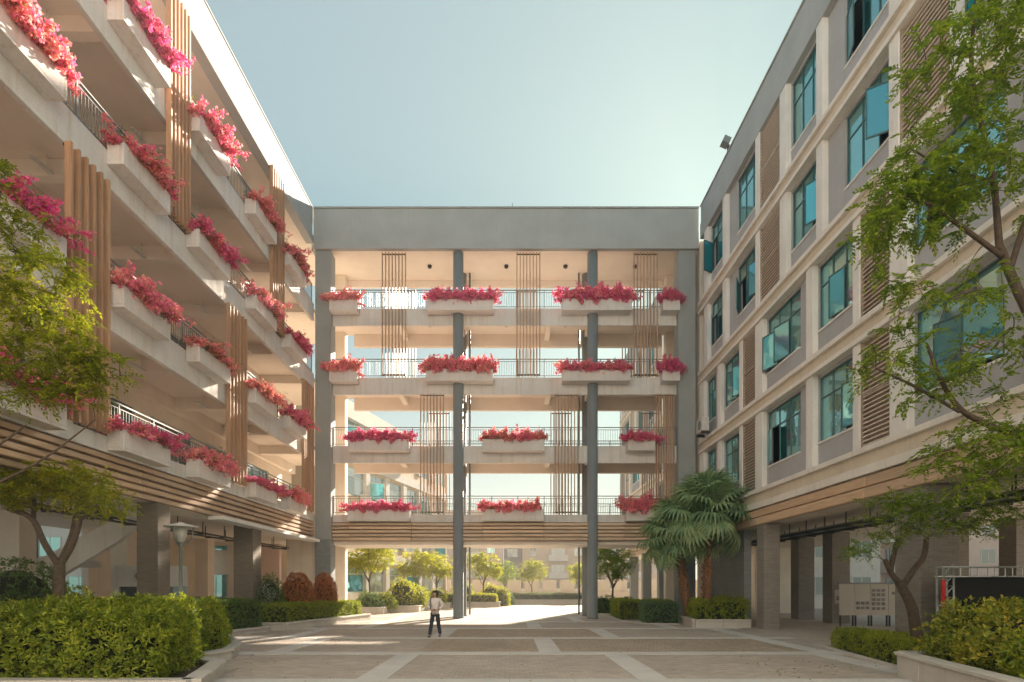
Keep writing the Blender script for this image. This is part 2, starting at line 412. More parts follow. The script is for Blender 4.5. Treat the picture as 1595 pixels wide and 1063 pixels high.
def tree(name, label, base, limbs, blobs, leaf, bark='bark', n_twig=150, spray=4, leaflets=9, L=.055, Wd=.026, rach=.22, cat='tree', group=None, droop=.3, twig_r=.011, seed=1):
    """limbs: [(points, r0, r1)] in world space; the first is the trunk. blobs: [(centre, radii, weight)] that the crown fills.
    Every twig grows from the nearest wood to a random point of the crown and carries feathered sprays of leaflets."""
    g = np.random.default_rng(seed)
    r = root(name, base, label, cat, group); B = Vector(base)
    tk = MB(); nodes = []
    for j, (pts, r0, r1) in enumerate(limbs):
        p = smooth(pts, 2) if len(pts) > 2 else [Vector(q) for q in pts]
        m = len(p); rr = [r0 + (r1 - r0) * (i / (m - 1)) for i in range(m)]
        if j == 0: rr[0] *= 1.35
        tk.tube(p, rr, 9 if r0 > .05 else 6)
        if j > 0 or len(limbs) == 1: nodes += resample(p, .18)[3 if j else -4:]
    ND = np.array([tuple(v) for v in nodes]); T = []
    ws = np.array([b[2] for b in blobs], float); ws /= ws.sum()
    for _ in range(n_twig):
        c, rad, _w = blobs[g.choice(len(blobs), p=ws)]
        d = g.normal(size=3); d /= np.linalg.norm(d); T.append(np.array(c) + d * np.array(rad) * g.random() ** .45)
    T = np.array(T); dist = np.min(np.linalg.norm(T[:, None] - ND[None], axis=2), 1); T = T[np.argsort(dist)]
    tw = MB(); LP, LD, LN = [], [], []
    for t in T:
        i = np.argmin(np.linalg.norm(ND - t, axis=1)); a = ND[i]; ln = np.linalg.norm(t - a)
        mid = (a + t) / 2 + np.array([0, 0, .16 * ln]) + g.normal(0, .08, 3) * ln
        cur = np.array([(1 - s) ** 2 * a + 2 * s * (1 - s) * mid + s * s * t for s in np.linspace(0, 1, 6)])
        k = min(1., ln / 1.5); tw.tube([tuple(c) for c in cur], [twig_r * (.35 + k) * (1 - .8 * s) + .0015 for s in np.linspace(0, 1, 6)], 4, False)
        ND = np.vstack([ND, cur[2:5]])
        end_d = cur[-1] - cur[-3]; end_d /= np.linalg.norm(end_d) + 1e-9
        for q in range(spray):
            s = g.uniform(.45, 1.0); p0 = (1 - s) ** 2 * a + 2 * s * (1 - s) * mid + s * s * t
            dd = end_d * .5 + g.normal(0, .75, 3); dd[2] = dd[2] * .5 - droop * .3; dd /= np.linalg.norm(dd)
            ups = np.array([0, 0, 1.]) + g.normal(0, .3, 3); sd = np.cross(dd, ups); sd /= np.linalg.norm(sd) + 1e-9
            rl = rach * g.uniform(.6, 1.2)
            for h in range(leaflets):
                f = (h + .7) / leaflets; pp = p0 + dd * rl * f + np.array([0, 0, -droop * rl * f * f])
                sg = 1 if h % 2 else -1
                LP.append(pp); LD.append(sd * sg * (1 - f * .55) + dd * (.55 + f * .6) + g.normal(0, .12, 3)); LN.append(ups + g.normal(0, .25, 3))
    tk.build('trunk', bark, r)
    tag(tw.build('twigs', 'twig', r), kind='stuff')
    LP = np.array(LP) - np.array(base); n = len(LP)
    link('crown', leaf_mesh('crown', LP, np.array(LD), np.array(LN), L * g.uniform(.65, 1.25, n), Wd * g.uniform(.7, 1.2, n), leaf), r)
    return r
# ================================================================== GROUND
F = [5.68, 9.46, 13.22, 17.02]            # floor levels
SOF, FAS0, FAS1 = 4.30, 20.30, 22.23      # ground storey soffit, roof fascia bottom and top
tag(MB().box(-900, 900, -60, 1500, -.4, 0).build('ground', 'asphalt_ground'), kind='structure')
pav = tag(MB().box(-16, 16, -12, 75, -.05, .004).build('courtyard_paving', 'pavers'), kind='structure')
ROWS = [(6.1, [-7.9, -2.6, 2.7, 8.0]), (10.6, [-7.9, -2.6, 2.7, 8.0]), (15.1, [-6.2, 1.08, 8.3]), (19.6, [-7.6, -2.45, 3.5, 8.4]),
        (24.1, [-6.2, 1.08, 6.9]), (28.6, [-6.0, -2.4, 3.5]), (33.1, [-6.2, 1.08, 6.9]), (37.6, [-5.0, -1.5, 2.4]), (42.1, [-4, 1.08])]
# dark cells of small setts between the granite bands
for x0, x1, y0, y1 in ((-2.45, .78, 15.45, 19.25), (-2.1, 3.2, 19.95, 23.75), (1.4, 8.0, 15.45, 19.25)):
    tag(MB().box(x0, x1, y0, y1, .0045, .0082).build('sett_field', 'pavers_dark', pav), kind='stuff')
for i, (y, xs) in enumerate(ROWS):
    for k in range(16):
        x0 = -9.6 + k * 1.2
        if y > 34 and not -7 < x0 < 7: continue
        piece('granite_slab', x0 + .004, x0 + 1.196, y - .3, y + .3, .006, .0125 + .001 * ((k * 7 + i) % 3), 'granite', pav)
    y1 = ROWS[i + 1][0] if i + 1 < len(ROWS) else y + 4.5
    for x in xs:
        for k in range(3):
            a = y + .304 + k * 1.298
            piece('granite_slab', x - .29, x + .29, a, a + 1.292, .006, .0125 + .001 * ((k + i) % 3), 'granite', pav)

# ================================================================== shared facade pieces
def slat_screen(par, axis, a0, a1, out, z0, z1, n, w, dep, mat='wood_z'):
    """upright wooden slats fixed to two rails. axis 'y': along Y on the plane x=out, 'x': along X on the plane y=out"""
    m = MB()
    for z in (z0 + .1, z1 - .06):
        if axis == 'y': m.box(out - .02, out - .06, a0, a1, z - .03, z + .03)
        else: m.box(a0, a1, out + .02, out + .06, z - .03, z + .03)
    s = tag(m.build('slat_screen', 'dark_metal', par), kind='stuff')
    for i in range(n):
        c = a0 + w / 2 + (a1 - a0 - w) * i / (n - 1)
        if axis == 'y': piece('slat', out - .018, out + dep - .018, c - w / 2, c + w / 2, z0, z1, mat, s, base=par)
        else: piece('slat', c - w / 2, c + w / 2, out - dep + .018, out + .018, z0, z1, mat, s, base=par)
    return s
def railing(par, axis, a0, a1, at, z, h=1.05, step=.12, post=1.5):
    m = MB(); b = MB(); L = a1 - a0
    def bx(mm, p0, p1, q, z0, z1):
        if axis == 'y': mm.box(at - q, at + q, p0, p1, z0, z1)
        else: mm.box(p0, p1, at - q, at + q, z0, z1)
    bx(m, a0, a1, .025, z + h - .04, z + h); bx(m, a0, a1, .018, z + .1, z + .13); bx(m, a0, a1, .015, z + h - .16, z + h - .135)
    k = max(1, round(L / post))
    for i in range(k + 1):
        c = a0 + .03 + (L - .06) * i / k; bx(m, c - .02, c + .02, .02, z, z + h - .04)
    o = m.build('railing', 'rail_metal', par)
    for i in range(int(L / step)):
        c = a0 + (i + .5) * step; bx(b, c - .008, c + .008, .008, z + .13, z + h - .16)
    s = b.build('balusters', 'rail_metal', o, off=wl(par)); tag(s, kind='stuff')
    return o
def window_x(par, x, y0, y1, z0, z1, sgn, frame='frame_teal', pane='glass_teal', opens=(), cols=2, stuff=False):
    """window in a wall of constant x; sgn=-1 when it looks towards -X. opens: list of (column, degrees)"""
    m = MB(); t = .05; d = .06
    zt = z0 + (z1 - z0) * .68; ys = [y0 + (y1 - y0) * i / cols for i in range(cols + 1)]
    m.box(x - d / 2, x + d / 2, y0, y1, z0, z0 + t); m.box(x - d / 2, x + d / 2, y0, y1, z1 - t, z1)
    m.box(x - d / 2 + .002, x + d / 2 - .002, y0 + t, y1 - t, zt - .025, zt + .025)
    for y in ys: 
        yy = min(max(y, y0 + t / 2), y1 - t / 2); m.box(x - d / 2 - .001, x + d / 2 + .001, yy - t / 2, yy + t / 2, z0 + t, z1 - t)
    w = m.build('window', frame, par)
    op = dict(opens)
    for i in range(cols):
        a, b = ys[i] + t * .6, ys[i + 1] - t * .6
        piece('pane', x - .006, x + .006, a, b, zt + .03, z1 - t, pane, w, base=par)
        if i in op:
            ang = op[i]; W_ = b - a; H_ = zt - z0 - .09; hinge = a if ang > 0 else b
            key = ('sash', round(W_, 2), round(H_, 2), frame)
            if key not in BOXC:
                f = MB(); f.box(-.02, .02, 0, W_, 0, .045); f.box(-.02, .02, 0, W_, H_ - .045, H_); f.box(-.02, .02, 0, .045, .045, H_ - .045); f.box(-.02, .02, W_ - .045, W_, .045, H_ - .045)
                BOXC[key] = (f.mesh('sash_frame', frame), MB().box(-.005, .005, .046, W_ - .046, .046, H_ - .046).mesh('sash_pane', 'glass_skylit'))
            loc = Vector((x + sgn * .045, hinge, z0 + .055)) - wl(par)
            rz = R(abs(ang)) if ang > 0 else math.pi - R(abs(ang))
            rz = rz if sgn < 0 else -rz
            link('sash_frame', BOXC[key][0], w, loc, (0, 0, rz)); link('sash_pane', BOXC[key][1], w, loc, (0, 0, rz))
        else:
            piece('pane', x - .006, x + .006, a, b, z0 + t, zt - .03, pane, w, base=par)
    return w
def louvre(par, x, y0, y1, z0, z1, pitch=.13, stuff=False):
    m = MB().box(x + .10, x + .14, y0, y1, z0, z1); m.box(x - .02, x + .1, y0, y0 + .04, z0, z1); m.box(x - .02, x + .1, y1 - .04, y1, z0, z1); m.box(x - .01, x + .1, y0 + .04, y1 - .04, (z0 + z1) / 2 - .03, (z0 + z1) / 2 + .03)
    o = m.build('louvre_panel', 'louvre_back', par)
    n = int((z1 - z0 - .1) / pitch)
    if stuff:
        b = MB()
        for i in range(n): z = z0 + .1 + i * pitch; b.box(x, x + .09, y0 + .042, y1 - .042, z, z + .055)
        tag(b.build('slats', 'louvre', o, off=wl(par)), kind='stuff'); return o
    dy = round(y1 - y0 - .084, 3); key = ('lslat', dy)
    if key not in BOXC:
        me = MB(); me.box(-.045, .045, -dy / 2, dy / 2, -.012, .012); BOXC[key] = me.mesh('slat', 'louvre')
    for i in range(n):
        z = z0 + .1 + i * pitch
        link('slat', BOXC[key], o, Vector((x + .04, (y0 + y1) / 2, z)) - wl(par), (0, R(-38), 0))
    return o

# ================================================================== LEFT: BALCONY WING
LX = -10.6
lw = root('balcony_wing', (LX, 12, 0), 'white balcony block with planters and brown slat screens beside the courtyard', 'building')
Y0, Y1 = 2., 31.28
MB().box(LX - .35, LX - .08, Y0, Y1, FAS0 + .42, FAS1).build('roof_fascia', 'fascia_wall', lw, .02)
MB().box(LX - .42, LX - .002, Y0, Y1, FAS0, FAS0 + .42).build('fascia_lower_band', 'fascia_wall', lw, .02)
MB().box(LX - 10.5, LX - .36, Y0, 36, FAS0 + .5, FAS0 + .8).build('roof', 'soffit', lw)
MB().box(LX - .5, LX - .05, Y0, 36, FAS1, FAS1 + .06).build('roof_coping', 'fascia_wall', lw)
MB().box(LX - .35, LX - .1, Y1 + .9, 36, FAS0, FAS1).build('roof_fascia', 'fascia_wall', lw)
for li, f in enumerate(F):
    zb = f - .90 if li else f - .40
    MB().box(LX - .16, LX, Y0, Y1, zb, f + .03).build('floor_band', 'white_tile', lw, .012)
    MB().box(LX - 3.0, LX - .162, Y0, 36, f - .18, f).build('floor_slab', 'soffit', lw)
    if li:
        for k in range(8):
            y = 31.0 - 3.9 * k
            piece('cross_beam', LX - 3.0, LX - .163, y - .15, y + .15, f - .62, f - .181, 'soffit', lw)
        MB().box(LX - 3.0, LX - 2.75, Y0, 36, f - .72, f - .183).build('inner_beam', 'soffit', lw)
MB().box(LX - 3.0, LX - .44, Y0, 36, FAS0 + .2, FAS0 + .499).build('roof_slab_soffit', 'soffit', lw)
# corridor back wall with windows and doors on every floor
for li, f in enumerate(F):
    top = F[li + 1] - .18 if li < 3 else FAS0 + .2
    wm = MB(); x0, x1 = LX - 3.2, LX - 3.0
    wm.box(x0, x1, Y0, 36, f, f + 1.0); wm.box(x0, x1, Y0, 36, f + 2.55, top)
    k = 0; y = 32.6
    while y > 2:
        wm.box(x0, x1, y, y + 1.0, f + 1.0, f + 2.55)
        a, b = y - 2.9, y
        window_x(lw, LX - 3.1, a, b, f + 1.0, f + 2.55, 1, 'frame_white' if k % 3 else 'frame_teal', 'glass_dark', cols=3)
        y -= 3.9; k += 1
    wm.box(x0, x1, Y0, y + 1.0, f + 1.0, f + 2.55); wm.box(x0, x1, 33.6, 36, f + 1.0, f + 2.55)
    wm.build('corridor_wall', 'cream_wall', lw)
MB().box(LX - 10.5, LX - 3.5, Y0, 35.8, F[0] - .1, FAS0 + .49).build('classroom_block', 'unlit_interior', lw)
# railings, planter boxes, slat screens
for f in F: railing(lw, 'y', 5.0, 31.2, LX - .09, f + .03)
PAIRS = [7.4, 11.15, 15.2, 18.9, 23.1, 26.75]
PLANTERS = []           # (side, level, start, end)
for li, f in enumerate(F):
    for y in PAIRS:
        piece_m = MB(); a, b = y, y + 2.1; zo, zi = f - .35, f + .25
        piece_m.box(LX + .003, LX + .45, a, b, zo, zo + .08); piece_m.box(LX + .37, LX + .45, a, b, zo + .08, zi); piece_m.box(LX + .003, LX + .37, a, a + .08, zo + .08, zi); piece_m.box(LX + .003, LX + .37, b - .08, b, zo + .08, zi)
        key = ('lplanter',)
        if key not in BOXC: BOXC[key] = piece_m.mesh('planter_box', 'white_tile', Vector((LX, y, f))); BOXC['lsoil'] = MB().box(LX + .004, LX + .37, y + .082, y + 2.018, f + .1, f + .18).mesh('soil', 'soil', Vector((LX, y, f)))
        pb = link('planter_box', BOXC[key], lw, Vector((LX, y, f)) - wl(lw)); bevel(pb, .012)
        link('soil', BOXC['lsoil'], pb)
        PLANTERS.append(('L', li, a, b))
for a, b in ((9.95, 11.3), (17.75, 19.1 - .25), (25.4, 26.7)): slat_screen(lw, 'y', a, b, LX + .06, F[2] + .05, FAS0 + .01, 6, .07, .16)
for a, b in ((5.9, 7.2), (13.7, 15.05), (21.5, 22.9), (29.3, 30.7)): slat_screen(lw, 'y', a, b, LX + .06, F[0] + .05, F[2] - .9, 6, .07, .16)
# wooden boards under the first floor, then the open ground storey
MB().box(LX - .3, LX - .17, Y0, Y1, SOF + .02, F[0] - .4).build('board_backing', 'louvre_back', lw)
for k in range(5):
    z = SOF + k * .2
    for j in range(4):
        y = Y1 - 7.3 * (j + 1)
        piece('wood_board', LX - .16 - .0, LX + .03 * (k % 2) - .01, y + .006, y + 7.294, z, z + .135, 'wood_y', lw, .015)
MB().box(LX - 9, LX - .31, Y0, 36, SOF, F[0] - .19).build('ground_floor_soffit', 'soffit', lw)
MB().box(LX - .15, LX + .42, 20.6, 31.0, SOF - .16, SOF - .02).build('door_canopy', 'white_wall', lw, .01)
for y, w in ((23.85, .8), (17.4, .64), (9.6, .8), (2.2, .8)):
    MB().box(LX - w, LX - .0, y, y + w, 0, SOF - .02).build('pillar', 'pillar_brown', lw, .012)
    MB().box(LX - w - .02, LX + .02, y - .02, y + w + .02, 0, .12).build('pillar_base', 'stone', lw)
for y in (31.2, 24.6, 19.2, 14.2, 9): MB().box(LX - 6.4, LX - 5.7, y, y + .7, 0, SOF).build('inner_pillar', 'cream_wall', lw, .012)
MB().box(LX - 1.6, LX - .9, 31.6, 32.0, 0, SOF).build('end_wall', 'cream_wall', lw)
MB().box(LX - .9, LX + .0, 31.7, 32.0, 0, SOF).build('end_wall', 'cream_wall', lw)
MB().box(LX - 5.7, LX - 3.1, 34.4, 34.7, 0, SOF).build('end_wall', 'far_pink', lw)
window_x(lw, LX - 7.95, 27, 28.6, .9, 2.8, 1, 'frame_white', 'glass_teal')
MB().box(LX - 8.3, LX - 8.0, 25.5, 36, 0, SOF).build('end_wall', 'cream_wall', lw)
# hung pipes below the soffit
hp = MB()
for x in (LX - 1.5, LX - 2.1): hp.tube([(x, 8, SOF - .45), (x, 33, SOF - .45)], .04, 6)
for k in range(14):
    y = 9 + k * 1.7; hp.box(LX - 2.2, LX - 1.4, y - .02, y + .02, SOF - .52, SOF - .48); hp.box(LX - 1.42, LX - 1.39, y - .015, y + .015, SOF - .48, SOF); hp.box(LX - 2.21, LX - 2.18, y - .015, y + .015, SOF - .48, SOF)
hp.build('hung_pipework', 'dark_metal', lw)
# corridor lamps
for f in F[1:] + [FAS0 + .38]:
    for y in (11.2, 15.1, 19.0, 22.8, 26.6):
        lp = MB().tube([(LX - 1.5, y, f - .19), (LX - 1.5, y, f - .55)], .012, 6); lp.box(LX - 1.56, LX - 1.44, y - .5, y + .5, f - .6, f - .55)
        lp.build('corridor_lamp', 'white_plastic', lw)
# stair flight in the undercroft
st = root('stair_landing', (-16.5, 19, 0), 'white stair and landing with metal railing behind the brown pillars', 'stair')
MB().box(-20.5, -16.2, 20.0, 20.25, 1.75, 2.75).build('landing_band', 'white_wall', st)
MB().box(-20.5, -16.2, 20.26, 23, 2.5, 2.74).build('landing_slab', 'white_wall', st)
sm = MB(); v = [(-16.19, 1.75), (-16.19, 2.75), (-13.3, 4.3), (-12.3, 4.3), (-13.6, 3.3)]
b0 = len(sm.v); sm.v += [(x, 20.0, z) for x, z in v] + [(x, 20.24, z) for x, z in v]
sm.f += [(0, 1, 2, 3, 4)[::-1], (5, 6, 7, 8, 9)] + [(i, (i + 1) % 5, 5 + (i + 1) % 5, 5 + i) for i in range(5)]; sm.sm += [False] * 7
sm.build('stair_stringer', 'white_wall', st)
railing(st, 'x', -20.4, -16.4, 20.1, 2.75, .95)
MB().box(-20.4, -17.2, 20.02, 20.24, 0, 1.749).build('support_wall', 'white_wall', st)
MB().box(-16.6, -16.2, 20.02, 20.4, 0, 1.749).build('post', 'grey_paint', st)
kiosk = root('ground_floor_shop', (-14.5, 23.5, 0), 'white fronted ground floor room with dark window under the stair', 'room')
MB().box(-16.1, -13.2, 23.5, 23.7, 1.75, 2.6).build('fascia', 'white_wall', kiosk)
MB().box(-16.1, -13.2, 23.5, 23.68, 0, .5).build('wall', 'white_wall', kiosk)
MB().box(-16.1, -15.9, 23.5, 23.68, .5, 1.75).build('wall', 'white_wall', kiosk)
MB().box(-15.9, -13.2, 23.6, 23.64, .5, 1.75).build('pane', 'glass_dark', kiosk)
ac = root('fan_unit', (-14.9, 23.45, 1.95), 'small round fan unit on the white shop front under the stair', 'fan')
MB().box(-15.2, -14.6, 23.3, 23.5, 1.95, 2.4).build('casing', 'white_plastic', ac, .02)
MB().tube([(-14.9, 23.27, 2.17), (-14.9, 23.30, 2.17)], .19, 16).build('fan', 'dark_metal', ac)

# ================================================================== THE BRIDGE ACROSS THE END
BY, BR = 31.75, 34.75                       # front and rear edges
br = root('gallery_bridge', (0, 33, 0), 'four storey open gallery with round grey columns linking the two blocks', 'building')
XL, XR = -9.73, 9.17
MB().box(-10.62, 10.24, 31.30, 31.52, 20.98, FAS1).build('roof_fascia', 'fascia_wall', br, .015)
MB().box(-10.62, 10.24, 31.26, 31.52, 20.04, 20.965).build('fascia_lower_band', 'fascia_wall', br, .015)
MB().box(-10.62, 10.24, 31.53, 35.0, 20.2, 20.6).build('roof_slab', 'soffit', br)
MB().box(-10.62, 10.24, 34.8, 35.0, 19.8, 20.19).build('rear_beam', 'soffit', br)
MB().box(-10.62, 10.24, 31.22, 31.56, FAS1, FAS1 + .07).build('roof_coping', 'fascia_wall', br)
BPL = [[(-8.75, -5.42), (-1.45, 1.83), (6.30, 7.90)], [(-8.73, -5.44), (-1.47, 1.86), (6.36, 7.84)],
       [(XL + .0, -8.26), (-4.52, -.90), (2.85, 6.50), (8.23, XR)], [(XL + .0, -8.22), (-4.49, -.86), (2.83, 6.57), (8.26, XR)]]
for li, f in enumerate(F):
    zb = f - .92 if li else f - .40
    MB().box(XL, XR, BY, BY + .16, zb, f + .02).build('floor_band', 'white_wall', br, .012)
    MB().box(-10.5, 10.2, BY + .162, BR, f - .18, f).build('floor_slab', 'soffit', br)
    MB().box(-9.3, 9.1, BR - .2, BR + .04, zb, f - .183).build('rear_beam', 'soffit', br)
    for x in (-6.2, 2.2, 4.54, -2.8):
        piece('cross_beam', x - .14, x + .14, BY + .163, BR - .205, f - .6, f - .182, 'soffit', br)
    railing(br, 'x', XL, XR, BY + .08, f + .02, 1.05, .13)
    railing(br, 'x', -9.3, 9.1, BR - .06, f, 1.05, .13)
    for a, b in BPL[li]:
        zo, zi = f - .38, f + .24; y0 = 31.1
        m = MB(); m.box(a, b, y0, BY - .003, zo, zo + .08); m.box(a, b, y0, y0 + .08, zo + .08, zi); m.box(a, a + .08, y0 + .08, BY - .003, zo + .08, zi); m.box(b - .08, b, y0 + .08, BY - .003, zo + .08, zi)
        pb = m.build('planter_box', 'white_wall', br, .012)
        MB().box(a + .082, b - .082, y0 + .082, BY - .004, f + .08, f + .16).build('soil', 'soil', pb, off=wl(br))
        PLANTERS.append(('B', li, a, b))
for a, b in ((-7.0, -5.68), (.37, 1.67), (6.78, 8.1)):
    slat_screen(br, 'x', a, b, BY - .09, F[2] + .05, 20.03, 8, .05, .1); slat_screen(br, 'x', a, b, BR + .2, F[2] - .3, 19.7, 8, .05, .1)
for a, b in ((-4.9, -3.6), (2.46, 3.75), (8.0, 9.0)):
    slat_screen(br, 'x', a, b, BY - .09, F[0] + .05, F[2] - .93, 8, .05, .1); slat_screen(br, 'x', a, b, BR + .2, F[0] - .3, F[2] - .93, 8, .05, .1)
for x in (-2.82, 4.54):
    MB().lathe((x, 31.7, 0), [(.31, 0), (.31, .1), (.285, .12), (.285, 20.03)], 24).build('round_column', 'column_paint', br)
    MB().lathe((x, 34.2, 0), [(.3, 0), (.27, .1), (.27, 20.19)], 20).build('round_column', 'column_paint', br)
    MB().tube([(x + .47 * (1 if x < 0 else -1), 34.0, .1), (x + .47 * (1 if x < 0 else -1), 34.0, 20.19)], .055, 8).build('downpipe', 'rail_metal', br)
for x0, x1 in ((-10.58, XL), (XR, 10.1)):
    MB().box(x0, x1, 31.40, 32.25, SOF, 20.03).build('corner_pier', 'pier_paint', br, .015); MB().box(x0, x1, 31.39, 32.26, 0, SOF - .004).build('corner_pier_foot', 'grey_paint', br, .015)
for x0, x1 in ((-10.45, -9.75), (9.25, 9.98)): MB().box(x0, x1, 34.2, 34.74, 0, 20.19).build('rear_pillar', 'cream_wall', br, .012)
MB().box(XL, XR, BY + .02, BY + .15, SOF - .05, F[0] - .41).build('board_backing', 'louvre_back', br)
for k in range(5):
    z = SOF - .01 + k * .2
    for a, b in ((XL + .01, -8.8), (-8.78, -5.4), (-5.38, -1.5), (-1.48, 1.85), (1.87, 6.3), (6.32, XR - .01)):
        d = .10 if (a, b) in ((-8.78, -5.4), (-1.48, 1.85)) else 0
        piece('wood_board', a, b, BY - .12 - d, BY + .015, z, z + .14, 'wood_x', br, .015)
MB().box(XL, XR, BY + .16, BR, SOF - .25, F[0] - .19).build('ground_floor_soffit', 'soffit', br)
for zc in [f - .181 for f in F[1:]] + [20.199]:
    for x in (-4.6, -.2, 3.2, 7.2): MB().lathe((x, 33.2, zc - .14), [(.10, 0), (.12, .04), (.12, .13)], 12).build('ceiling_lamp', 'dark_metal', br)
fin = root('roof_finial', (.14, 31.4, FAS1 + .07), 'small grey lightning rod standing on the gallery roof edge', 'rod')
MB().lathe((.14, 31.4, FAS1 + .07), [(.05, 0), (.05, .1), (.02, .12), (.012, .3)], 8).build('rod', 'rail_metal', fin)

# ================================================================== RIGHT: CLASSROOM WING
RX = 10.29
rw = root('classroom_wing', (RX, 20, 0), 'classroom block with white ledges, teal windows and tan louvre panels', 'building')
RY0, RY1 = 2., 54.
MB().box(RX - .02, RX + .4, RY0, 31.2, 20.5, 21.3).build('fascia_lower_band', 'fascia_wall', rw, .02)
MB().box(RX + .02, RX + .4, RY0, 31.2, 21.31, FAS1).build('roof_fascia', 'fascia_wall', rw, .02)
MB().box(RX - .03, RX + .6, RY0, 31.2, FAS1 + .002, FAS1 + .07).build('roof_coping', 'fascia_wall', rw)
MB().box(RX, RX + .4, 35.1, RY1, 20.5, FAS1).build('roof_fascia', 'fascia_wall', rw, .02)
MB().box(RX + .41, RX + 10, RY0, RY1, 20.5, 21).build('roof', 'soffit', rw)
MB().box(RX + 1.3, RX + 10, RY0, RY1 - .3, SOF + .9, 20.49).build('classroom_block', 'unlit_interior', rw)
MB().box(RX + .0, RX + 10, RY1 - .29, RY1, SOF, 20.49).build('gable_wall', 'white_wall', rw)
OPEN = {}
random.seed(5)
PAT34 = (24.15, [('L', 2.18, .40), ('W', 2.63, .52), ('PW', 3.72, .40)])
PAT12 = (26.05, [('L', 1.68, .34), ('WP', 4.17, .70), ('W', 2.73, .43)])
wi = 0
OPENS = [[(0, 32)], [(2, -18)], [(2, -24)], [], [(1, 16), (2, 20)], [(0, 58)], [(0, 14)], [(0, 20), (2, -30)], [], [(1, 12)], [(2, -62)], [(0, 25), (1, 22)]]
for li, f in enumerate(F):
    zt = (F[li + 1] - .55) if li < 3 else 20.5
    zb = f + .10
    # ledges
    for a, b in ((RY0, 31.35), (35.0, RY1 - .3)):
        MB().box(RX - .1, RX + .3, a, b, f - .06, zb).build('ledge', 'ledge', rw, .012)
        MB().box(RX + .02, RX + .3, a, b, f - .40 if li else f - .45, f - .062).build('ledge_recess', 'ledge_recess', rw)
        MB().box(RX - .08, RX + .3, a, b, f - .55 if li else f - .70, f - .402 if li else f - .452).build('ledge', 'ledge', rw, .012)
    start, pat = PAT12 if li < 2 else PAT34
    y = start + 8.55 * 4
    while y > 2.5:
        for kind, ln, pw in pat:
            ya, yb = y, y - ln; y = yb
            if ya > 31.36 and yb < 31.0: ya = 31.34
            if ya > RY1 - .4 or yb < 2.2 or ya - yb < 1.0 or (yb < 35.3 and ya > 31.36): continue
            far = ya > 33
            piece('pilaster', RX, RX + .46, ya - pw, ya, zb + .001, zt - .001, 'pilaster', rw, .012)
            a, b = yb, ya - pw            # clear opening between pilasters
            XW = RX + .2
            if kind == 'L':
                louvre(rw, RX + .06, a + .003, b - .003, zb + .002, zt - .002, stuff=far); continue
            s, h = f + .95, zt - .10
            w0, w1 = a + .02, b - .02
            wall = MB()
            if kind == 'PW': wall.box(XW, XW + .24, b - .95, b, s, zt - .001); w1 = b - .95
            if kind == 'WP': wall.box(XW, XW + .24, a, a + .75, s, zt - .001); w0 = a + .75
            wall.box(XW, XW + .24, a, b, zb + .001, s); wall.box(XW, XW + .24, w0, w1, h, zt - .001)
            if kind == 'W': wall.box(XW, XW + .24, a, w0, s, zt - .001); wall.box(XW, XW + .24, w1, b, s, zt - .001)
            if kind == 'PW': wall.box(XW, XW + .24, a, w0, s, zt - .001)
            if kind == 'WP': wall.box(XW, XW + .24, w1, b, s, zt - .001)
            wall.build('wall_panel', 'panel_grey', rw)
            window_x(rw, XW + .10, w0, w1, s, h, -1, opens=() if far else OPENS[(wi * 5 + li) % len(OPENS)], cols=3); wi += 1
            piece('window_sill', XW - .04, XW + .1, w0, w1, s - .06, s - .001, 'pilaster', rw)
# wall stretch where the bridge joins
MB().box(RX + .02, RX + .4, 31.36, 34.99, SOF, 20.49).build('junction_wall', 'cream_wall', rw)
# wooden boards and soffit over the open ground storey
for k, (z0, z1, d) in enumerate(((SOF + .34, SOF + .64, 0), (SOF, SOF + .30, -.04))):
    for j in range(4):
        ya = 31.3 - 7.3 * (j + 1); piece('wood_board', RX - .02 + d, RX + .14, ya + .006, ya + 7.294, z0, z1, 'wood_y', rw, .02)
    for j in range(2): piece('wood_board', RX - .02 + d, RX + .14, 35.2 + 9 * j, 44.19 + 9 * j, z0, z1, 'wood_y', rw, .02)
MB().box(RX + .15, RX + .24, RY0, RY1 - .3, SOF + .02, SOF + .66).build('board_backing', 'louvre_back', rw)
MB().box(RX + .25, RX + 10, RY0, RY1 - .3, SOF + .05, SOF + .89).build('ground_floor_soffit', 'cream_wall', rw)
for y, w in ((23.4, .66), (14.47, .97), (5.9, .97)):
    MB().box(RX + .0, RX + w, y, y + w, 0, SOF + .01).build('pillar', 'pillar_tile', rw, .012)
for y in (36.5, 40.2, 45, 49.5): MB().box(RX + .1, RX + .75, y, y + .6, 0, SOF + .01).build('pillar', 'column_paint', rw, .012)
for y in (27.4, 30.6, 20.3, 12.0): MB().box(RX + 5.0, RX + 5.85, y, y + .85, 0, SOF + .05).build('inner_pillar', 'pillar_tile', rw, .012)
for y in (22, 15.2): MB().box(RX + 9.0, RX + 9.8, y, y + .8, 0, SOF + .05).build('inner_pillar', 'pillar_tile', rw, .012)
MB().box(RX + .5, RX + 2.6, 33.0, 33.25, 0, SOF).build('undercroft_wall', 'cream_wall', rw)
MB().box(RX + .42, RX + .75, 26.4, 31.2, 0, SOF).build('undercroft_wall', 'grey_paint', rw)
MB().box(RX + 5.9, RX + 9.6, 38.0, 38.25, 0, SOF).build('undercroft_wall', 'cream_wall', rw)
hp = MB()
for x in (RX + 1.5, RX + 2.4): hp.tube([(x, 6, SOF - .40), (x, 31, SOF - .40)], .045, 6)
for k in range(18):
    y = 6.6 + k * 1.35; hp.box(RX + 1.4, RX + 2.5, y - .02, y + .02, SOF - .48, SOF - .44); hp.box(RX + 1.39, RX + 1.42, y - .015, y + .015, SOF - .44, SOF + .05); hp.box(RX + 2.48, RX + 2.51, y - .015, y + .015, SOF - .44, SOF + .05)
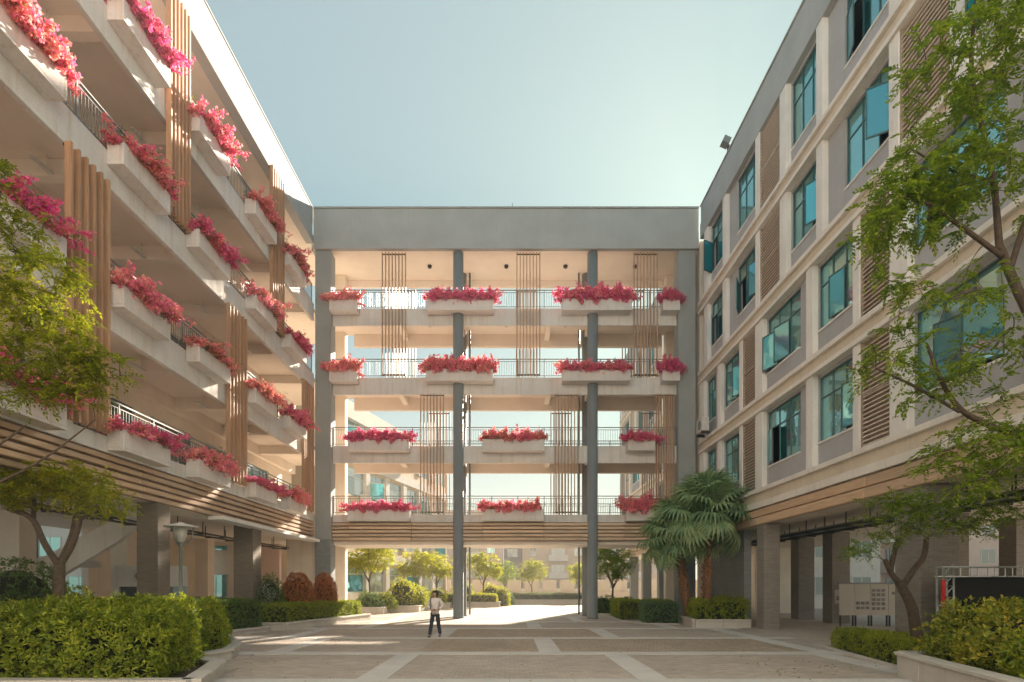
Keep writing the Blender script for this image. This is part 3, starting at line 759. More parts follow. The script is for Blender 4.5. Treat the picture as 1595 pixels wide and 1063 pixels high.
hp.build('hung_pipework', 'dark_metal', rw)
MB().box(RX + 1.3, RX + 2.6, 6, 31, SOF - .36, SOF - .33).build('cable_tray', 'rail_metal', rw)
fl = root('flood_light', (RX + .0, 27.2, FAS1 + .07), 'dark floodlight fixed on the classroom block roof edge', 'floodlight')
MB().box(RX - .05, RX + .05, 27.15, 27.25, FAS1 + .07, FAS1 + .3).build('bracket', 'dark_metal', fl)
fb = MB().box(-.2, .14, -.2, .2, -.15, .15).mesh('lamp_body', 'rail_metal'); link('lamp_body', fb, fl, (-.1, 0, .36), (0, R(25), 0))
for y, f, nm in ((29.9, F[1], 'second'), (30.2, F[0], 'first')):
    a = root('air_conditioner', (RX - .35, y, f + .25), f'white air conditioner box on the {nm} floor ledge beside the grey corner pier', 'air conditioner')
    MB().box(RX - .5, RX - .12, y - .45, y + .45, f + .25, f + .95).build('casing', 'white_plastic', a, .025)
    MB().tube([(RX - .52, y - .08, f + .6), (RX - .5, y - .08, f + .6)], .25, 18).build('fan_grille', 'rail_metal', a)
    for c in (y - .4, y + .36): MB().box(RX - .5, RX - .08, c, c + .04, f + .1, f + .249).build('bracket', 'dark_metal', a)

# ================================================================== UNSEEN BLOCK ADDED BEHIND THE CAMERA TO BOUNCE SUNLIGHT
eb = root('bounce_block', (0, -15, 0), 'unseen white block added opposite the gallery to bounce sunlight into the courtyard', 'building')
for k in range(7):
    z = .1 + 3.9 * k
    MB().box(-27, 27, -15.4, -15.0, z - .1, z + 1.0).build('spandrel', 'bounce_white', eb)
    MB().box(-27, 27, -15.4, -14.85, z + 2.9, z + 3.79).build('ledge', 'bounce_white', eb)
    for j in range(14):
        x = -26 + 4.0 * j; piece('pilaster', x - 1.45, x + 1.45, -15.4, -15.02, z + 1.001, z + 2.899, 'bounce_white', eb)
MB().box(-27, 27, -27, -15.45, 0, 27.0).build('classroom_block', 'panel_grey', eb)  # plain body of the added bounce block
# ================================================================== STONE PLANTERS
def stone_planter(label, path, h, soil_poly=None, th=.2, blk=.95, name='stone_planter', group=None, cap=True):
    """low wall of stone blocks with a course of capstones along an open path"""
    r = root(name, (path[0][0], path[0][1], 0), label, 'planter', group)
    for (ax, ay), (bx, by) in zip(path[:-1], path[1:]):
        L = math.hypot(bx - ax, by - ay); n = max(1, round(L / blk)); d = L / n; ang = math.atan2(by - ay, bx - ax)
        for i in range(n):
            t = (i + .5) / n; c = Vector((ax + (bx - ax) * t, ay + (by - ay) * t, 0)) - wl(r)
            key = ('blk', round(d, 2), round(h, 2), th)
            if key not in BOXC:
                dd = d - .008; BOXC[key] = (MB().box(-dd / 2, dd / 2, -th / 2, th / 2, .001, h - .07).mesh('stone_block', 'stone'), MB().box(-dd / 2, dd / 2, -th / 2 - .05, th / 2 + .05, h - .066, h).mesh('capstone', 'stone'))
            for me, nm in zip(BOXC[key], ('stone_block', 'capstone')):
                if nm == 'capstone' and not cap: continue
                o = link(nm, me, r, c + Vector((random.uniform(-.003, .003), random.uniform(-.003, .003), 0)), (0, 0, ang)); bevel(o, .008, 1)
    if soil_poly: MB().prism(soil_poly, .002, h - .1).build('soil', 'soil', r)
    return r
stone_planter('stone planter wall in front of the tall clipped hedge by the balcony block', [(-10.5, 9.25), (-5.1, 9.25), (-5.85, 11.6), (-6.95, 12.5), (-6.75, 13.8), (-7.3, 15.4), (-8.4, 17.2), (-10.5, 17.2)], .27,
              [(-10.4, 9.3), (-5.3, 9.3), (-6.0, 11.6), (-7.1, 12.6), (-6.95, 13.8), (-7.5, 15.3), (-8.5, 17.1), (-10.4, 17.1)])
hedge('clipped_hedge', 'tall leafy clipped hedge in front of the pruned tree and lamp post', [(-10.4, 9.5), (-5.75, 9.5), (-6.25, 11.3), (-7.05, 12.9), (-7.6, 15.2), (-8.6, 17.0), (-10.4, 17.0)], .16, 1.31, 'leaf_hedge', .115, .036, 165, 8, rough=.11, rnd=.42, inset=.9)
hedge('low_hedge', 'small yellow green hedge end poking out past the tall clipped hedge', [(-7.3, 13.7), (-6.95, 13.9), (-7.4, 15.2), (-7.8, 15.2)], .16, .85, 'leaf_hedge', .06, .026, 300, 6)
shrub('dome_shrub', 'rounded dark green shrub behind the tall hedge by the open stair', (-11.3, 13.2, 0), lambda t: 1.15 * math.sqrt(max(0, 1 - (t * 1.15 - .25) ** 2 * 1.1)) * (1 if t < .97 else .5), 2.35, 'leaf_dark', .07, .03, 1500)
shrub('flowering_shrub', 'loose shrub with reddish leaves between the dome shrub and the pruned tree', (-10.3, 13.6, 0), lambda t: .55 * math.sqrt(max(0, 1 - (t * 1.1 - .2) ** 2)), 1.75, 'leaf_croton', .06, .03, 500)
stone_planter('stone planter wall holding the red egg shaped topiary', [(-11.0, 23.5), (-11.0, 23.0), (-8.9, 23.0), (-7.45, 30.6), (-9.6, 30.9)], .32, [(-10.95, 23.2), (-8.95, 23.1), (-7.6, 30.5), (-9.6, 30.8), (-10.5, 24.0)])
hedge('clipped_hedge', 'low bright clipped hedge at the foot of the red topiary', [(-10.9, 23.35), (-9.1, 23.3), (-7.75, 30.2), (-8.7, 30.3), (-9.7, 25.0), (-10.9, 24.4)], .2, 1.0, 'leaf_hedge', .05, .026, 330, 6)
hedge('clipped_hedge', 'dark green hedge running from the lamp post to the tile pillar', [(-12.6, 20.6), (-10.15, 20.5), (-9.75, 22.7), (-12.6, 22.7)], .0, 1.25, 'leaf_dark', .055, .028, 260, 6)
stone_planter('low stone kerb in front of the dark green hedge beside the tile pillar', [(-12.6, 20.3), (-10.0, 20.2), (-9.5, 22.6)], .2)
egg = lambda t: .72 * math.sqrt(max(.002, 1 - ((t - .35) / .655) ** 2)) if t > .35 else .72 * (1 - .22 * ((.35 - t) / .35) ** 2)
shrub('egg_topiary', 'larger rust red egg shaped topiary in the planter beside the corner pier', (-9.75, 26.6, .2), egg, 2.15, 'leaf_red', .06, .034, 1700, group='red topiary')
shrub('egg_topiary', 'narrower rust red egg topiary next to the corner pier, behind its larger twin', (-9.15, 28.6, .2), lambda t: egg(t) * .78, 2.2, 'leaf_red', .06, .034, 1400, group='red topiary')
shrub('variegated_shrub', 'green shrub with pale pink flowering patch left of the red topiary', (-10.3, 24.75, .2), lambda t: .62 * math.sin(math.pi * (t * .85 + .15)) ** .6 if t < .99 else .05, 2.1, 'leaf_dark', .055, .03, 800, rough=.1)
pf = rng.normal(size=(420, 3)) * np.array([.17, .08, .33]) + np.array([-10.2, 24.22, 1.25])
o_ = bpy.data.objects['variegated_shrub']; link('pale_flowers', leaf_mesh('pale_flowers', pf - np.array(o_.location), rand_dirs(420), rand_dirs(420), .05, .035, 'paper'), o_)
# right side
stone_planter('stone planter wall under the fan palms', [(9.4, 28.0), (8.25, 27.6), (7.85, 24.5), (10.2, 24.5)], .36, [(9.5, 28), (8.35, 27.5), (8.0, 24.6), (10.2, 24.6), (10.2, 28)])
hedge('leafy_hedge', 'glossy leafy hedge in the stone planter at the foot of the fan palms', [(8.1, 24.75), (10.2, 24.75), (10.2, 27.8), (8.5, 27.4)], .26, 1.12, 'leaf_hedge', .095, .042, 130, 6, rough=.12)
hedge('clipped_hedge', 'blue green clipped hedge beside the palm planter', [(6.35, 27.3), (8.0, 27.2), (8.15, 29.6), (6.8, 30.2)], .0, .98, 'leaf_blue', .045, .022, 340, 6)
hedge('clipped_hedge', 'bright green clipped hedge behind the blue green one by the round column', [(5.85, 30.6), (8.6, 30.3), (8.6, 33.5), (6.1, 35.0)], .0, .98, 'leaf_hedge', .045, .022, 260, 6)
stone_planter('low pale kerb round the clipped hedges near the palms', [(5.6, 35.2), (5.55, 30.3), (6.15, 27.0), (7.85, 26.6)], .12, th=.14, cap=False)
stone_planter('low pale kerb along the short hedge by the display boards', [(9.05, 17.0), (8.9, 16.2), (8.15, 11.9)], .14, th=.16, cap=False)
hedge('clipped_hedge', 'short bright hedge under the leaning pruned tree', [(9.15, 16.4), (8.4, 12.1), (9.4, 11.7), (10.1, 14.2), (10.1, 16.4)], .02, .56, 'leaf_hedge', .045, .022, 420, 6)
stone_planter('tall pale stone planter wall in front of the yellow green bushes', [(9.6, 11.3), (7.66, 11.27), (6.84, 7.7), (6.3, 5.0)], .485, [(9.6, 11.2), (7.8, 11.15), (7.0, 7.7), (6.5, 5), (11, 5), (11, 11.2)])
for i, (x, y, r_, h_, m_, tx) in enumerate(((8.45, 10.45, .62, 1.0, 'leaf_croton', 'yellow and green bush at the corner of the tall stone planter'), (9.35, 10.6, .7, 1.02, 'leaf_croton', 'yellow tipped bush behind the planter corner bush near the ladder'), (8.3, 9.3, .75, .95, 'leaf_croton', 'low yellow green bush spilling to the stone planter edge'), (9.5, 9.3, .8, 1.05, 'leaf_croton', 'taller yellow green bush in the middle of the stone planter'), (8.05, 8.1, .7, .85, 'leaf_hedge', 'plain green bush further along the tall stone planter'))):
    shrub('croton_bush', tx, (x, y, .38), lambda t, r_=r_: r_ * math.sqrt(max(.01, 1 - (t * 1.05 - .3) ** 2 * 1.3)), h_, m_, .095, .042, 620, 6, rough=.13)
hedge('leafy_hedge', 'dark leafy hedge in front of the black stage backdrop', [(10.1, 11.6), (14.2, 11.4), (14.2, 12.5), (10.3, 12.5)], .0, 1.35, 'leaf_dark', .085, .04, 170, 6, rough=.1)

# ================================================================== TREES
tree('pruned_tree', 'pruned courtyard tree with yellow green crown beside the balcony block', (-10.15, 13.0, .1),
     [([(-10.15, 13.0, .1), (-10.17, 13.0, 1.1), (-10.13, 13.0, 2.25)], .15, .11), ([(-10.13, 13, 2.2), (-10.4, 12.9, 2.7), (-10.55, 12.8, 3.3), (-10.95, 12.6, 3.45)], .075, .05), ([(-10.55, 12.8, 3.25), (-10.45, 12.7, 3.7)], .05, .035), ([(-10.13, 13, 2.25), (-9.98, 13.2, 2.9), (-9.95, 13.3, 3.6), (-9.8, 13.3, 4.0)], .075, .05), ([(-10.1, 13, 2.25), (-9.7, 12.85, 2.7), (-9.5, 12.8, 3.3), (-9.52, 12.8, 3.75)], .075, .05), ([(-9.52, 12.8, 3.25), (-9.0, 12.7, 3.4)], .045, .03)],
     [((-10.7, 12.7, 3.9), (.95, .8, .42), 3), ((-9.6, 12.8, 3.95), (.95, .8, .5), 3.4), ((-9.0, 12.7, 3.55), (.6, .6, .35), 1.6), ((-10.2, 12.9, 4.25), (1.1, .8, .3), 2)], 'leaf_yellow', 'bark', 260, 5, 9, .085, .045, .25, seed=4)
tree('pruned_tree', 'leaning pruned tree in the short hedge beside the ladder', (9.2, 13.0, .1),
     [([(9.2, 13.0, .1), (9.12, 13, .9), (9.0, 12.95, 1.35), (8.72, 12.95, 1.85)], .13, .095), ([(8.75, 12.95, 1.8), (8.5, 12.9, 2.05), (8.38, 12.9, 2.35)], .07, .05), ([(8.5, 12.9, 2.05), (8.55, 12.9, 2.4), (8.62, 12.8, 2.85)], .06, .05), ([(8.8, 12.95, 1.75), (9.1, 13, 2.15), (9.33, 13.0, 2.4), (9.38, 13, 2.85)], .075, .05)],
     [((8.6, 12.8, 3.4), (.9, .8, .6), 2.5), ((9.6, 12.9, 3.5), (1.1, .9, .65), 3.5), ((8.0, 12.8, 2.7), (.65, .6, .4), 1.1), ((10.4, 12.6, 3.4), (.9, .8, .7), 2.2)], 'leaf_tree', 'bark_dark', 190, 5, 9, .075, .036, .24, seed=9)
tree('spreading_tree', 'feathery spreading tree overhanging the classroom block', (10.4, 9.6, 0),
     [([(10.4, 9.6, 0), (10.3, 9.6, 2), (10.0, 9.5, 3.6)], .2, .14),
      ([(10.05, 9.5, 3.4), (9.2, 9.4, 5.0), (8.35, 9.3, 6.1), (7.78, 9.2, 7.2)], .10, .06), ([(7.8, 9.2, 7.1), (7.7, 9.2, 8.4), (7.3, 9.2, 9.9), (7.35, 9.1, 11.0)], .055, .02), ([(7.85, 9.2, 7.0), (7.0, 9.1, 7.5), (6.5, 9.0, 7.75), (5.9, 9.0, 7.85)], .045, .018), ([(7.72, 9.2, 8.2), (6.9, 9.1, 8.3), (6.2, 9.0, 8.6)], .03, .012), ([(8.0, 9.25, 6.8), (8.3, 9.0, 8.3), (8.2, 8.8, 9.8)], .05, .02),
      ([(10.0, 9.5, 3.6), (9.0, 9.4, 4.0), (7.6, 9.3, 4.35), (7.0, 9.2, 4.7), (6.6, 9.15, 5.6)], .075, .022), ([(7.2, 9.25, 4.55), (6.3, 9.1, 4.95), (5.7, 9.0, 5.15)], .03, .012), ([(8.4, 9.35, 4.2), (7.6, 9.0, 3.5), (6.9, 8.9, 3.3)], .03, .012)],
     [((7.1, 9.1, 9.6), (1.0, .9, 1.7), 4.2), ((7.9, 9.0, 10.6), (.9, .9, 1.4), 3), ((6.4, 9.0, 8.0), (.9, .8, .8), 4), ((7.3, 9.0, 8.2), (.9, .8, .9), 2.6), ((5.95, 9.0, 7.3), (.6, .6, .6), 1.6), ((6.6, 9.0, 6.3), (1.0, .8, .6), 1.9), ((6.2, 9.0, 5.2), (.9, .7, .7), 1.7), ((7.6, 9.0, 5.4), (.9, .8, .8), 1.6), ((7.4, 8.9, 3.7), (1.2, .8, .55), 3.4), ((8.3, 9, 4.2), (.7, .7, .8), 1.4), ((8.4, 9, 8.2), (.5, .6, 1.5), 1.4)],
     'leaf_tree', 'bark_dark', 450, 5, 11, .078, .042, .26, seed=21, droop=.4)
tree('spreading_tree', 'feathery spreading tree growing in front of the balcony block planters', (-10.3, 8.6, 0),
     [([(-10.3, 8.6, 0), (-10.2, 8.6, 2), (-9.9, 8.6, 3.3)], .18, .12), ([(-9.9, 8.6, 3.2), (-9.0, 8.6, 4.0), (-8.2, 8.6, 4.35), (-7.5, 8.6, 4.9)], .06, .015), ([(-9.9, 8.6, 3.3), (-9.0, 8.5, 4.6), (-8.0, 8.5, 5.6), (-7.2, 8.4, 6.2)], .07, .02), ([(-8.2, 8.5, 5.4), (-7.7, 8.5, 6.3), (-7.4, 8.4, 7.5)], .04, .012), ([(-9.5, 8.6, 3.3), (-8.3, 8.6, 3.35), (-7.2, 8.6, 4.15)], .035, .01), ([(-9.6, 8.6, 2.9), (-8.3, 8.5, 2.95), (-7.0, 8.5, 3.5), (-6.1, 8.5, 4.2)], .03, .008), ([(-9.3, 8.6, 4.3), (-8.6, 8.5, 6.2), (-8.3, 8.5, 7.6)], .05, .015)],
     [((-7.5, 8.5, 7.2), (.7, .6, .9), 2.6), ((-7.0, 8.5, 6.0), (.65, .6, .8), 3), ((-7.6, 8.5, 5.5), (.8, .6, .8), 2.8), ((-6.5, 8.5, 5.1), (.5, .5, .6), 2), ((-7.1, 8.4, 4.7), (.7, .6, .4), 1.2), ((-8.5, 8.5, 7.0), (.8, .6, 1.0), 2), ((-8.6, 8.5, 5.2), (.7, .6, .8), 1.2), ((-6.2, 8.5, 5.0), (.55, .5, .6), 1.8), ((-6.6, 8.5, 6.2), (.5, .5, .5), 1.0)],
     'leaf_olive', 'bark_dark', 380, 5, 11, .068, .034, .24, seed=33, droop=.4)

# fan palms
def frond_mesh(seed, n=26, sub=4):
    g = np.random.default_rng(seed); v = []; f = []
    for i in range(n):
        a = -2.55 + 5.1 * i / (n - 1); L = (.95 - .22 * abs(a) / 2.55) * g.uniform(.9, 1.08); w = .052
        d = np.array([math.cos(a), math.sin(a), 0]); s = np.array([-math.sin(a), math.cos(a), 0]); z = g.uniform(-.03, .03)
        b = len(v)
        for k in range(sub + 1):
            t = k / sub; r = L * t; ww = w * (.35 + 1.5 * t) if t < .55 else w * 1.18 * (1 - (t - .55) / .45) + .002
            dz = .14 * math.cos(a) * t - (max(0, t - .35) ** 2) * 1.15 * L + z * t
            rr = r * (1 - .28 * max(0, t - .5))
            p = d * rr + np.array([0, 0, dz]); v += [tuple(p + s * ww - np.array([0, 0, .4 * ww])), tuple(p), tuple(p - s * ww - np.array([0, 0, .4 * ww]))]
        for k in range(sub):
            q = b + 3 * k; f += [(q, q + 1, q + 4, q + 3), (q + 1, q + 2, q + 5, q + 4)]
    me = bpy.data.meshes.new('frond'); me.from_pydata(v, [], f); me.update(); me.materials.append(MATS['leaf_palm'])
    at = me.attributes.new('rnd', 'FLOAT', 'FACE'); at.data.foreach_set('value', np.repeat(g.random(n), sub * 2).astype(np.float32))
    return me
FR = [frond_mesh(s) for s in (1, 2, 3)]
PET = MB().tube([(0, 0, 0), (.5, 0, .12), (1.0, 0, .10)], [.022, .015, .012], 5).mesh('petiole', 'leaf_vine')
def palm(label, base, top, n, sc, seed):
    g = random.Random(seed); r = root('fan_palm', base, label, 'palm', 'fan palms in the stone planter')
    b, t = Vector(base), Vector(top); m = MB(); N = 26
    prof = []; pts = []
    for i in range(N + 1):
        s = i / N; pts.append(b.lerp(t, s) + Vector((.05 * math.sin(s * 3), 0, 0))); prof.append((.19 - .05 * s) * (1.12 if i % 2 else .94) * (1.25 if i == 0 else 1))
    m.tube(pts, prof, 11).build('trunk', 'palm_bark', r)
    fib = MB()
    for i in range(190):
        s = g.uniform(.02, 1); a = g.uniform(0, 6.28); c = b.lerp(t, s); rr = .15 - .03 * s; d = Vector((math.cos(a), math.sin(a), 0))
        p = c + d * rr; fib.tube([p, p + d * .05 + Vector((0, 0, .12)), p + d * .14 + Vector((0, 0, .2))], [.045, .032, .006], 4, False)
    tag(fib.build('leaf_bases', 'palm_bark', r), kind='stuff')
    for i in range(n):
        u = i / n; el = R(84 - 118 * u + g.uniform(-8, 8)); az = i * 2.39996 + g.uniform(-.2, .2); pl = sc * g.uniform(.8, 1.1)
        M_ = Matrix.Translation(t - b + Vector((0, 0, -.15 * u))) @ Euler((0, -el, az)).to_matrix().to_4x4()
        pe = link('petiole', PET, r); pe.matrix_local = M_ @ Matrix.Diagonal((pl, 1, pl, 1))
        fr = link('frond', FR[i % 3], r); fr.matrix_local = M_ @ Matrix.Translation((pl, 0, .1 * pl)) @ Euler((g.uniform(-.3, .3), R(6) + R(38) * u * u, 0)).to_matrix().to_4x4() @ Matrix.Diagonal((sc, sc, sc, 1))
palm('taller upright fan palm with shaggy orange trunk in the stone planter', (8.95, 26.3, .3), (9.0, 26.3, 4.85), 44, 1.38, 3)
palm('shorter leaning fan palm behind the taller one', (8.5, 27.5, .3), (7.9, 27.3, 4.0), 34, 1.25, 8)

# ================================================================== BOUGAINVILLEA
def bougain(Lx, seed, dens=1.0, thin=0.):
    g = np.random.default_rng(seed); nb = int(78 * Lx * dens)
    BP, BD, BN, LP, LD, LN = [], [], [], [], [], []; st = MB()
    for i in range(nb):
        s = g.uniform(-.48, .48) * Lx; p = np.array([s, g.uniform(-.12, .12), -.05]); d = np.array([g.normal(0, .55), g.normal(.36, .5), g.uniform(.6, 1.15)]); d /= np.linalg.norm(d)
        ln = g.uniform(.35, .85) * (1.3 if g.random() < .07 else 1); gr = g.uniform(.2, .6)
        prev = None; pts = []
        for t in np.linspace(0, 1, 6): pts.append(p + d * ln * t + np.array([d[0], d[1] + .15, 0]) * .25 * ln * t * t - np.array([0, 0, gr * ln * t * t]))
        if i % 3 == 0: st.tube([tuple(q) for q in pts], [.008, .007, .006, .005, .004, .003], 4, False)
        pts = np.array(pts); m = int(g.uniform(24, 42))
        tt = g.uniform(.2, 1, m) ** .8; q = np.stack([np.interp(tt, np.linspace(0, 1, 6), pts[:, k]) for k in range(3)], 1)
        fl = g.random() > thin
        if fl: BP.append(np.repeat(q + g.normal(0, .045, (m, 3)), 3, 0)); BD.append(g.normal(size=(m * 3, 3)) + np.array([0, .3, .5])); BN.append(g.normal(size=(m * 3, 3)))
        k = 22 if fl else 34; tt = g.uniform(0, 1 if not fl else .85, k); q = np.stack([np.interp(tt, np.linspace(0, 1, 6), pts[:, j]) for j in range(3)], 1) + g.normal(0, .05, (k, 3))
        LP.append(q); LD.append(g.normal(size=(k, 3)) + np.array([0, .2, 0])); LN.append(g.normal(size=(k, 3)) + np.array([0, 0, 1]))
    # low mass of leaves that covers the soil
    k = int(150 * Lx); q = np.stack([g.uniform(-.48, .48, k) * Lx, g.uniform(-.17, .2, k), g.uniform(-.05, .16, k)], 1); LP.append(q); LD.append(g.normal(size=(k, 3))); LN.append(g.normal(size=(k, 3)) + np.array([0, 0, 1]))
    BP, BD, BN = map(np.vstack, (BP, BD, BN)); LP, LD, LN = map(np.vstack, (LP, LD, LN))
    return (leaf_mesh('flowers', BP, BD, BN, g.uniform(.06, .095, len(BP)), g.uniform(.055, .08, len(BP)), 'petal', .1),
            leaf_mesh('leaves', LP, LD, LN, g.uniform(.05, .08, len(LP)), g.uniform(.03, .045, len(LP)), 'leaf_vine'), st.mesh('stems', 'twig'))
BV = {'s': [bougain(1.4, 50 + i) for i in range(2)], 'm': [bougain(2.05, 60 + i, (1, .8, 1.1, .65, .95, .75)[i], (0, .12, .05, .3, .1, .2)[i]) for i in range(6)], 'l': [bougain(3.35, 70 + i, .85) for i in range(3)], 't': [bougain(3.35, 80 + i, .55, .35) for i in range(2)]}
LV = ['first', 'second', 'third', 'top']; ORD = ['first', 'second', 'third', 'fourth', 'fifth', 'sixth']
BORD = {3: ['against the left pier', 'at the left round column', 'at the right round column', 'against the right pier'], 2: ['against the left pier', 'at the left round column', 'at the right round column', 'against the right pier']}
cnt = 0
for side, li, a, b in PLANTERS:
    c = (a + b) / 2; L = b - a; f = F[li]; cnt += 1
    if side == 'L':
        k = sum(1 for s_, l_, a_, b_ in PLANTERS if s_ == 'L' and l_ == li and a_ > a + .1)
        lab = f'pink bougainvillea in the {LV[li]} floor planter of the balcony block, {ORD[k]} from the gallery'
        loc, rz, var, sc = (LX + .2, c, f + .2), -math.pi / 2, BV['m'][(cnt * 5 + li) % 6], L / 2.1
    else:
        same = [p for p in PLANTERS if p[0] == 'B' and p[1] == li]; k = same.index((side, li, a, b))
        where = (['against the left grey pier', 'across the left round column', 'across the right round column', 'against the right grey pier'] if li > 1 else ['nearest the balcony block', 'midway between the round columns', 'nearest the classroom block'])[k]
        where = where.replace('left grey pier', 'grey pier of the balcony block').replace('right grey pier', 'grey pier of the classroom block').replace('left round', 'round').replace('right round', 'round')
        if li > 1 and k in (1, 2): where += ' on the ' + ('balcony' if k == 1 else 'classroom') + ' side'
        lab = f'bougainvillea on the {LV[li]} floor of the gallery {where}'
        kind = 's' if L < 2 else ('t' if (li < 2 and k == 1) else 'l')
        v = BV[kind]; var = v[cnt % len(v)]; base = {'s': 1.4, 'l': 3.35, 't': 3.35}[kind]
        loc, rz, sc = (c, 31.42, f + .2), math.pi, L / base
    r = root('bougainvillea', loc, lab, 'bougainvillea', 'bougainvillea in the planters')
    fx = -1 if cnt % 2 else 1
    for me, nm in zip(var, ('flowers', 'leaves', 'stems')):
        o = link(nm, me, r, (0, 0, 0), (0, 0, rz), (sc * fx, 1, (1 if side == 'L' else 1.25) + .3 * ((cnt * 7) % 5 - 2) / 2))
# ================================================================== SMALL THINGS IN THE COURTYARD
lp = root('lamp_post', (-9.05, 15.9, .17), 'grey lamp post with wide flat cap and glass lantern behind the tall hedge', 'lamp')
MB().lathe((-9.05, 15.9, .1), [(.11, 0), (.11, .25), (.055, .3), (.045, 2.75), (.07, 2.78), (.07, 2.86)], 14).build('pole', 'rail_metal', lp)
MB().lathe((-9.05, 15.9, 2.96), [(.11, 0), (.17, .4), (.15, .42)], 14).build('lantern_glass', 'lamp_shade', lp)
MB().lathe((-9.05, 15.9, 3.38), [(.42, 0), (.43, .03), (.12, .10), (.05, .14)], 24).build('cap', 'white_plastic', lp)
am = MB()
for k in range(3):
    a = k * 2.094 + .4; dx, dy = math.cos(a), math.sin(a)
    am.tube(smooth([(-9.05 + dx * .05, 15.9 + dy * .05, 2.86), (-9.05 + dx * .26, 15.9 + dy * .26, 3.0), (-9.05 + dx * .3, 15.9 + dy * .3, 3.38)]), .018, 6)
am.build('arms', 'rail_metal', lp)
# stage backdrop, ladder, cloth
sb = root('stage_backdrop', (12.5, 13.5, 0), 'black stage backdrop hung on an aluminium truss in the undercroft', 'backdrop')
MB().box(10.25, 15.2, 13.52, 13.55, .05, 2.0).build('cloth', 'black_cloth', sb)
tr = MB()
for z in (1.98, 2.2):
    for y in (13.3, 13.5): tr.tube([(9.95, y, z), (15.2, y, z)], .022, 6)
for k in range(14):
    x = 9.97 + k * .4
    for y in (13.3, 13.5): tr.tube([(x, y, 1.98), (x, y, 2.2)], .014, 5)
    tr.tube([(x, 13.3, 2.2), (x, 13.5, 2.2)], .014, 5)
for x in (9.98, 10.22):
    for y in (13.3, 13.5): tr.tube([(x, y, 0), (x, y, 2.2)], .022, 6)
for k in range(8):
    z = .2 + k * .26; tr.tube([(9.98, 13.3, z), (10.22, 13.3, z)], .012, 5); tr.tube([(9.98, 13.3, z), (10.22, 13.3, z + .26)], .01, 5)
tr.build('truss', 'alu', sb)
rc = root('red_strap', (9.9, 13.22, 1.25), 'red cloth strap hanging on the stage truss leg', 'strap')
MB().box(9.88, 9.96, 13.2, 13.24, 1.25, 1.9).build('cloth', 'red_cloth', rc, .01)
ld = root('ladder', (9.75, 12.9, 0), 'small aluminium ladder leaning by the stage truss', 'ladder')
for s in (0, .26): MB().tube([(9.6 + s, 12.75, .0), (9.72 + s * .9, 13.15, 1.55)], .02, 6).build('stile', 'alu', ld)
for k in range(5):
    t = (k + .6) / 5.4; MB().tube([(9.6 + .12 * t, 12.75 + .4 * t, 1.55 * t), (9.86 + .10 * t, 12.75 + .4 * t, 1.55 * t)], .016, 6).build('rung', 'alu', ld)
db = root('display_board', (16, 25.5, 0), 'white notice board of four panels with printed pictures in the undercroft', 'notice board')
for i, (a, b) in enumerate(((14.55, 15.2), (15.22, 15.9), (15.92, 16.7), (16.72, 17.5))):
    MB().box(a, b, 25.5, 25.54, .48, 1.86).build('board_panel', 'paper', db, .008)
    for c in (a + .03, b - .07): MB().box(c, c + .04, 25.48, 25.56, 0, .479).build('leg', 'dark_metal', db)
random.seed(3)
for a, n_, rows, z0 in ((15.28, 3, 2, .75), (15.98, 3, 5, .72), (16.85, 1, 1, 1.4)):
    for i in range(n_):
        for j in range(rows): piece('printed_picture', a + i * .21, a + i * .21 + .16, 25.488, 25.498, z0 + j * .2, z0 + j * .2 + .12 + .02 * (j % 2), 'print', db)
MB().box(14.5, 17.55, 25.46, 25.58, 1.862, 1.93).build('top_rail', 'rail_metal', db)
po = root('wall_notice', (15.5, 27.38, 1.0), 'small pale notice fixed on a dark tile pillar of the undercroft', 'notice')
MB().box(15.4, 15.75, 27.37, 27.395, .95, 1.6).build('sheet', 'paper', po)
MB().box(15.47, 15.68, 27.36, 27.369, 1.1, 1.3).build('print', 'print', po)

# fallen leaves on the paving
n_ = 900; lp_ = np.stack([rng.uniform(-9.5, 9.5, n_), 8 + 26 * rng.random(n_) ** 1.3, np.full(n_, .018)], 1)
lp_[:, 0] = np.where(rng.random(n_) < .6, np.sign(lp_[:, 0]) * (5.2 + 3.5 * rng.random(n_)), lp_[:, 0])
ld_ = rng.normal(size=(n_, 3)) * np.array([1, 1, .12])
tag(link('fallen_leaves', leaf_mesh('fallen_leaves', lp_, ld_, np.array([[0, 0, 1.]]) + rng.normal(0, .15, (n_, 3)), .07, .035, 'leaf_croton')), 'dry fallen leaves scattered over the courtyard paving', 'leaves', kind='stuff')
# ================================================================== PERSON
pr = root('person', (-2.57, 19.9, 0.016), 'person in white blouse and dark trousers walking, holding a dark phone at the waist', 'person')
def skin(name, pts, edges, mat, sub=2):
    me = bpy.data.meshes.new(name); me.from_pydata([p[:3] for p in pts], edges, []); me.update(); me.materials.append(MATS[mat])
    o = link(name, me, pr); m = o.modifiers.new('Skin', 'SKIN'); m.use_smooth_shade = True
    if not me.skin_vertices: 
        bm = bmesh.new(); bm.from_mesh(me); bm.verts.layers.skin.verify(); bm.to_mesh(me); bm.free()
    for v, p in zip(me.skin_vertices[0].data, pts):
        v.radius = (p[3], p[4] if len(p) > 4 else p[3]); v.use_root = False
    me.skin_vertices[0].data[0].use_root = True
    s = o.modifiers.new('Subdivision', 'SUBSURF'); s.levels = sub; s.render_levels = sub
    return o
